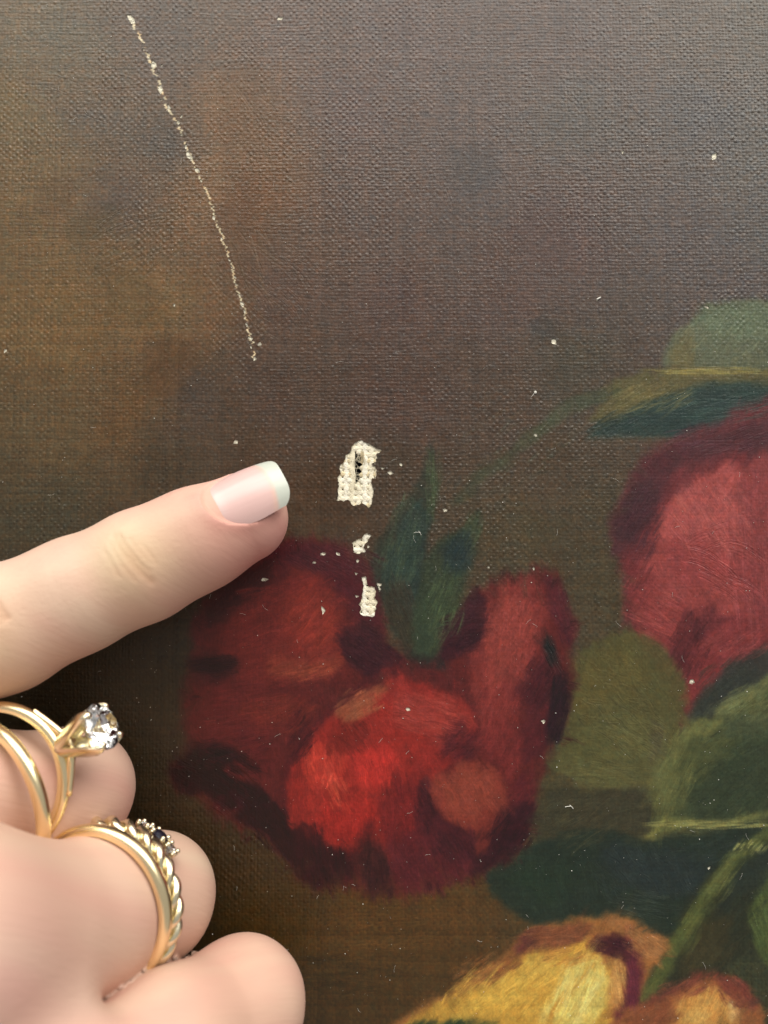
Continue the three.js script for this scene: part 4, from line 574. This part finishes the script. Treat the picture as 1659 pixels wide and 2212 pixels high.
for (let i = 0; i < hp.length; i += 3) {
  let x = hp[i], y = hp[i + 1], z = hp[i + 2], g;
  const fr = finger(x, y, z, J.r, 2.5), fp = finger(x, y, z, J.p, 2.5), inFold = Math.abs(fr - fp) < 1.2 && fr < 1.6 && fp < 1.6;
  for (let s = 0; s < 4; s++) { g = grad(x, y, z, 0.3); const d = clamp(sdf(x, y, z) * 0.8, -0.12, 0.12); x -= g[0] * d; y -= g[1] * d; z -= g[2] * d; }
  g = grad(x, y, z, inFold ? 0.35 : 0.16); hp[i] = x; hp[i + 1] = y; hp[i + 2] = z; hn[i] = g[0]; hn[i + 1] = g[1]; hn[i + 2] = g[2];
  // skin colour: blood shows at the tip, the knuckles and in the creases, yellower where the skin is stretched
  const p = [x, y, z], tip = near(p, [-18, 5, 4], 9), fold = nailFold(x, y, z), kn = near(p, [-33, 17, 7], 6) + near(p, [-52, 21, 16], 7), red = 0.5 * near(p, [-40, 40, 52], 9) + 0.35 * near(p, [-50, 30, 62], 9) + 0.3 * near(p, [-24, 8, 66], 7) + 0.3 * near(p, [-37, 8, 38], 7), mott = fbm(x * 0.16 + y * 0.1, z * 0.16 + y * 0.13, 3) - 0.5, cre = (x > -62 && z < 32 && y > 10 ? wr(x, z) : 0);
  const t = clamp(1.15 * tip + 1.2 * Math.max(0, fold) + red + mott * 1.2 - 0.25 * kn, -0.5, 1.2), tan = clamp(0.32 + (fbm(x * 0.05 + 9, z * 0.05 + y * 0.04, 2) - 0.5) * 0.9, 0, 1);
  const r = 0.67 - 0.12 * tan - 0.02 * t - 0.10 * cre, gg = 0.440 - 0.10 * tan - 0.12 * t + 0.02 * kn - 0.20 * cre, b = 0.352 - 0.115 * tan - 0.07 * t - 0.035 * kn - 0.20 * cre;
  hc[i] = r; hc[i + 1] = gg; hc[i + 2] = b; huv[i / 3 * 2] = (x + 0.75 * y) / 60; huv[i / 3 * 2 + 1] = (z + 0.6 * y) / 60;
}
const handGeo = new THREE.BufferGeometry();
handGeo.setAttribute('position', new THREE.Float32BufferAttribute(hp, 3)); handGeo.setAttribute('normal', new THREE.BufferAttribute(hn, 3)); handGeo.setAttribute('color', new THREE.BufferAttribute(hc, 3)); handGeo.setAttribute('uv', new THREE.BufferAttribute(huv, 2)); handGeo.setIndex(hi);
// skin relief: fine crossing furrows, a little stronger across the finger
const skinTex = (() => { const n = 1024, d = new Float32Array(n * n); for (let y = 0; y < n; y++) for (let x = 0; x < n; x++) { const u = x / n * 60, v = y / n * 60, al = u * 0.9 - v * 0.44, ac = u * 0.44 + v * 0.9, w = (fbm(u * 0.5, v * 0.5) - 0.5) * 1.6; d[y * n + x] = 0.12 * Math.abs(vnoise(al * 1.6 + w, ac * 1.3) - 0.5) * 2 + 0.4 * vnoise(u * 2.2 + 5, v * 2.2) + 0.2 * vnoise(u * 7, v * 7); } return dataTex(d, n, n, THREE.RedFormat); })();
const skinMat = new THREE.MeshPhysicalMaterial({ name: 'skin', vertexColors: true, roughness: 0.55, bumpMap: skinTex, bumpScale: 0.00005, sheen: 0.25, sheenRoughness: 0.5, sheenColor: new THREE.Color(0.9, 0.6, 0.5), specularIntensity: 0.7 });
const HB = V(-84, 0, 60);
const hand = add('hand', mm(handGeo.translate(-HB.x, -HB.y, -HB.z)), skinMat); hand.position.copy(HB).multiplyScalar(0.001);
tag(hand, 'fair-skinned hand with gold rings pointing its forefinger at the flaked hole, other fingers curled', 'hand');
// the nail
{
  const NU = 56, NV = 36, P = [], C = [], I = [];
  const col = (s, q) => { const free = sstep(20.9 + 0.2 * q - 0.9 * q * q, 21.5 + 0.2 * q - 0.9 * q * q, s), line2 = Math.exp(-(((s - 21.0 - 0.2 * q + 1.2 * q * q) / 0.35) ** 2)), lun = 1 - sstep(13.0, 15.0, s + q * q * 2), st = (vnoise(q * 14, s * 0.3) - 0.5) * 0.03; return [mix(mix(0.67, 0.66, lun), 0.53, free) + 0.03 * line2 + st, mix(mix(0.44, 0.50, lun), 0.555, free) + 0.02 * line2 + st, mix(mix(0.41, 0.47, lun), 0.485, free) - 0.02 * line2 + st]; };
  const pos = (s, q, lift) => { const th = q * halfAng(Math.min(s, NS1)) * (1 - 0.014 * Math.max(0, s - 16)), end = s; const rho = 6.55 + 0.26 * sstep(NS0, NS0 + 2.2, s) - 0.0 * (s - NS0) - 0.2 * Math.pow(Math.abs(q), 4) - 0.014 * Math.max(0, s - 17) ** 2 + lift, dir = nN.clone().multiplyScalar(Math.cos(th)).addScaledVector(nB, Math.sin(th)); return nD.clone().addScaledVector(nA, end).addScaledVector(dir, rho); };
  for (const lift of [0, -0.4]) for (let i = 0; i <= NU; i++) for (let j = 0; j <= NV; j++) { const q = j / NV * 2 - 1, e = NS1 - 1.5 * Math.pow(Math.abs(q), 5), s = NS0 + 0.02 + (e - NS0) * (i / NU), p = pos(s, q * (1 - 0.06 * sstep(22.0, 23.3, s)), lift); P.push(p.x, p.y, p.z); C.push(...col(s, q)); }
  const N = (NU + 1) * (NV + 1), id = (l, i, j) => l * N + i * (NV + 1) + j;
  for (let i = 0; i < NU; i++) for (let j = 0; j < NV; j++) { I.push(id(0, i, j), id(0, i + 1, j), id(0, i, j + 1), id(0, i + 1, j), id(0, i + 1, j + 1), id(0, i, j + 1)); I.push(id(1, i, j), id(1, i, j + 1), id(1, i + 1, j), id(1, i + 1, j), id(1, i, j + 1), id(1, i + 1, j + 1)); }
  for (let j = 0; j < NV; j++) I.push(id(0, NU, j), id(1, NU, j), id(0, NU, j + 1), id(1, NU, j), id(1, NU, j + 1), id(0, NU, j + 1));
  for (let i = 0; i < NU; i++) for (const [j, f] of [[0, 1], [NV, 0]]) f ? I.push(id(0, i, j), id(1, i, j), id(0, i + 1, j), id(1, i, j), id(1, i + 1, j), id(0, i + 1, j)) : I.push(id(0, i, j), id(0, i + 1, j), id(1, i, j), id(1, i, j), id(0, i + 1, j), id(1, i + 1, j));
  let g = new THREE.BufferGeometry(); g.setAttribute('position', new THREE.Float32BufferAttribute(P, 3)); g.setAttribute('color', new THREE.Float32BufferAttribute(C, 3)); g.setIndex(I); g = toCreasedNormals(g, 0.7);
  const nail = add('fingernail', mm(g.translate(-HB.x, -HB.y, -HB.z)), new THREE.MeshPhysicalMaterial({ name: 'nail', vertexColors: true, roughness: 0.34, clearcoat: 0.35, clearcoatRoughness: 0.25 }), hand);
  nail.userData.label = 'long natural forefinger nail with a pale square tip';
}

// ---------------------------------------------------------------- rings
const gold = new THREE.MeshStandardMaterial({ name: 'yellow_gold', color: new THREE.Color(0.93, 0.78, 0.48), metalness: 1, roughness: 0.27 });
const paleGold = new THREE.MeshStandardMaterial({ name: 'pale_gold', color: new THREE.Color(0.90, 0.81, 0.58), metalness: 1, roughness: 0.24 });
const gem = new THREE.MeshPhysicalMaterial({ name: 'clear_stone', color: 0xffffff, roughness: 0, transmission: 1, thickness: 0.004, ior: 2.4, flatShading: true, specularIntensity: 1 });
const darkGem = new THREE.MeshPhysicalMaterial({ name: 'dark_blue_stone', color: new THREE.Color(0.006, 0.007, 0.02), roughness: 0.06, flatShading: true, clearcoat: 1, clearcoatRoughness: 0.02 });
function ringThing(name, label, c, n) {                                // local y runs along the finger, local x to the right of the picture
  const g = new THREE.Group(); g.name = name; g.position.copy(c).multiplyScalar(0.001);
  const y = n.clone().normalize(), x = V(1, 0, 0).addScaledVector(y, -y.x).normalize(), z = x.clone().cross(y); g.quaternion.setFromRotationMatrix(new THREE.Matrix4().makeBasis(x, y, z)); scene.add(g); return tag(g, label, 'ring', 'gold rings worn on the hand');
}
function bandGeo(r, w, t) { const pts = []; for (let i = 0; i <= 14; i++) { const a = -Math.PI / 2 + Math.PI * i / 14; pts.push(new THREE.Vector2(r + t * Math.pow(Math.cos(a), 0.8), Math.sin(a) * w / 2)); } pts.push(new THREE.Vector2(r + 0.05, w / 2 - 0.1), new THREE.Vector2(r - 0.05, 0), new THREE.Vector2(r + 0.05, -w / 2 + 0.1), pts[0].clone()); return mm(new THREE.LatheGeometry(pts, 96)); }
function brilliant(R) {                                                // round brilliant, table up (+y), girdle at y = 0
  const ring = (r, y, n, o) => Array.from({ length: n }, (_, i) => { const a = (i + o) / n * 2 * Math.PI; return [Math.cos(a) * r, y, Math.sin(a) * r]; });
  const T = ring(R * 0.56, R * 0.32, 8, 0), S8 = ring(R * 0.80, R * 0.19, 8, 0.5), G = ring(R, 0.03 * R, 16, 0), G2 = ring(R, -0.03 * R, 16, 0), PV = ring(R * 0.42, -R * 0.52, 8, 0), c = [0, -R * 0.88, 0], top = [0, R * 0.32, 0], P = [], tri = (a, b, d) => P.push(...a, ...b, ...d);
  for (let i = 0; i < 8; i++) {
    const j = (i + 1) % 8, g0 = G[2 * i], g1 = G[2 * i + 1], g2 = G[(2 * i + 2) % 16], h0 = G2[2 * i], h1 = G2[2 * i + 1], h2 = G2[(2 * i + 2) % 16];
    tri(top, T[j], T[i]); tri(T[i], T[j], S8[i]); tri(T[i], S8[i], g0); tri(T[j], g2, S8[i]); tri(S8[i], g1, g0); tri(S8[i], g2, g1);
    tri(g0, g1, h0); tri(g1, h1, h0); tri(g1, g2, h1); tri(g2, h2, h1); tri(h0, h1, PV[i]); tri(h1, PV[j], PV[i]); tri(h1, h2, PV[j]); tri(PV[i], PV[j], c);
  }
  const g = new THREE.BufferGeometry(); g.setAttribute('position', new THREE.Float32BufferAttribute(P, 3)); g.computeVertexNormals(); return g;
}
function bar(pts, w, t, up) {                                          // a tapering strip through points: w = widths, t = thickness
  const P = [], I = [], n = pts.length;
  pts.forEach((p, i) => { const d = pts[Math.min(n - 1, i + 1)].clone().sub(pts[Math.max(0, i - 1)]).normalize(), s = d.clone().cross(up).normalize(), o = s.clone().cross(d).normalize(); for (let k = 0; k < 8; k++) { const a = (k + 0.5) / 8 * 2 * Math.PI, q = p.clone().addScaledVector(s, Math.cos(a) * w[i] / 2).addScaledVector(o, Math.sin(a) * t / 2); P.push(q.x, q.y, q.z); } });
  for (let i = 0; i + 1 < n; i++) for (let k = 0; k < 8; k++) { const a = i * 8 + k, b = i * 8 + (k + 1) % 8; I.push(a, b, a + 8, b, b + 8, a + 8); }
  for (let k = 1; k < 7; k++) { I.push(0, k + 1, k); I.push((n - 1) * 8, (n - 1) * 8 + k, (n - 1) * 8 + k + 1); }
  const g = new THREE.BufferGeometry(); g.setAttribute('position', new THREE.Float32BufferAttribute(P, 3)); g.setIndex(I); g.computeVertexNormals(); return g;
}
// middle finger: a plain band, then the solitaire
const r1 = ringThing('plain_ring', 'thin plain gold band behind the diamond ring on the middle finger', V(-48.6, 18.3, 37.3), V(0.53, -0.82, -0.21));
add('band', bandGeo(8.75, 1.75, 1.1), gold, r1);
const r2 = ringThing('diamond_ring', 'gold ring with a single large clear diamond in a four-claw setting', V(-49.6, 17.2, 35.8), V(0.14, -0.985, 0.02));
add('band', bandGeo(8.75, 1.7, 1.2), gold, r2);
{
  const H = new THREE.Group(); H.name = 'setting'; r2.add(H); const phi = 27 * Math.PI / 180;
  const hd = V(Math.cos(phi), -0.05, Math.sin(phi)).normalize(), hy = V(0, 1, 0).addScaledVector(hd, -hd.y).normalize(), hx = hd.clone().cross(hy);
  H.position.copy(hd).multiplyScalar(0.0101); H.quaternion.setFromRotationMatrix(new THREE.Matrix4().makeBasis(hx, hd, hy)); H.rotateY(Math.PI / 4 + 0.1);
  const R = 3.05, top = 6.2;
  add('basket', mm(mergeGeometries([strip(new THREE.CylinderGeometry(1.5, 0.8, 1.3, 24).translate(0, 0.5, 0)), strip(new THREE.TorusGeometry(1.95, 0.28, 8, 32).rotateX(Math.PI / 2).translate(0, 2.7, 0))])), gold, H);
  for (let i = 0; i < 4; i++) {
    const a = i * Math.PI / 2, c = Math.cos(a), s = Math.sin(a), q = (r, y) => V(c * r, y, s * r);
    add('claw', mm(mergeGeometries([strip(bar([q(0.8, -0.2), q(1.3, 1.1), q(2.1, 2.9), q(2.95, 4.8), q(3.25, 6.0), q(3.05, 6.6)], [2.0, 3.0, 3.0, 2.3, 1.3, 0.8], 0.6, q(1, 0))), strip(new THREE.SphereGeometry(0.46, 12, 8).scale(1, 0.8, 1).translate(c * 2.85, 6.55, s * 2.85))])), paleGold, H);
  }
  add('diamond', mm(brilliant(R).translate(0, top, 0)), gem, H);
  // shoulders rising from the band to the setting
  for (const sgn of [-1, 1]) { const pts = [], w = []; for (let k = 0; k <= 6; k++) { const an = phi + sgn * (0.62 - 0.5 * k / 6), rad = 9.6 + 1.0 * Math.pow(k / 6, 2); pts.push(V(Math.cos(an) * rad, 0, Math.sin(an) * rad)); w.push(mix(1.5, 1.1, k / 6)); } add('shoulder', mm(strip(bar(pts, w, 0.9, V(0, 1, 0)))), gold, r2); }
}
// ring finger: a plain band and a twisted one with three stones
const r3 = ringThing('plain_ring_001', 'polished plain gold band beside the twisted ring', V(-35.7, 18.6, 50.7), V(0.25, -0.97, -0.07));
add('band', bandGeo(9.05, 1.9, 1.15), gold, r3);
const r4 = ringThing('twisted_ring', 'twisted rope gold ring set with a dark stone between clear ones', V(-35.1, 16.2, 51.2), V(0.3, -0.95, 0.0));
for (let s = 0; s < 2; s++) {
  const pts = []; for (let i = 0; i < 320; i++) { const a = i / 320 * 2 * Math.PI, b = a * 12 + s * Math.PI, r = 9.5 + 0.5 * Math.cos(b); pts.push(V(Math.cos(a) * r, 0.55 * Math.sin(b), Math.sin(a) * r)); }
  add('strand', mm(new THREE.TubeGeometry(new THREE.CatmullRomCurve3(pts, true), 480, 0.62, 10, true)), paleGold, r4);
}
[[42, gem, 1.0, 'clear_stone'], [57, darkGem, 1.3, 'dark_stone'], [73, gem, 1.0, 'clear_stone']].forEach(([deg, m, R, name]) => {
  const a = deg * Math.PI / 180, H = new THREE.Group(); H.name = 'stone_setting'; r4.add(H);
  const hd = V(Math.cos(a), 0.35, Math.sin(a)).normalize(), hy = V(0, 1, 0).addScaledVector(hd, -hd.y).normalize(), hx = hd.clone().cross(hy); H.position.copy(hd).multiplyScalar(0.0086); H.quaternion.setFromRotationMatrix(new THREE.Matrix4().makeBasis(hx, hd, hy));
  add(name, mm(brilliant(R).translate(0, 1.0, 0)), m, H);
  const pr = []; for (let i = 0; i < 4; i++) { const t = Math.PI / 4 + i * Math.PI / 2, c = Math.cos(t), s = Math.sin(t), q = (r, y) => V(c * r, y, s * r); pr.push(strip(bar([q(R * 0.5, -0.5), q(R * 0.9, 0.4), q(R * 1.08, 1.0), q(R * 0.95, 1.3)], [0.7, 0.75, 0.7, 0.55], 0.5, q(1, 0)))); pr.push(strip(new THREE.SphereGeometry(0.33, 10, 8).translate(c * R * 0.95, 1.25, s * R * 0.95))); }
  add('claws', mm(mergeGeometries(pr)), paleGold, H);
});

renderer.render(scene, camera);
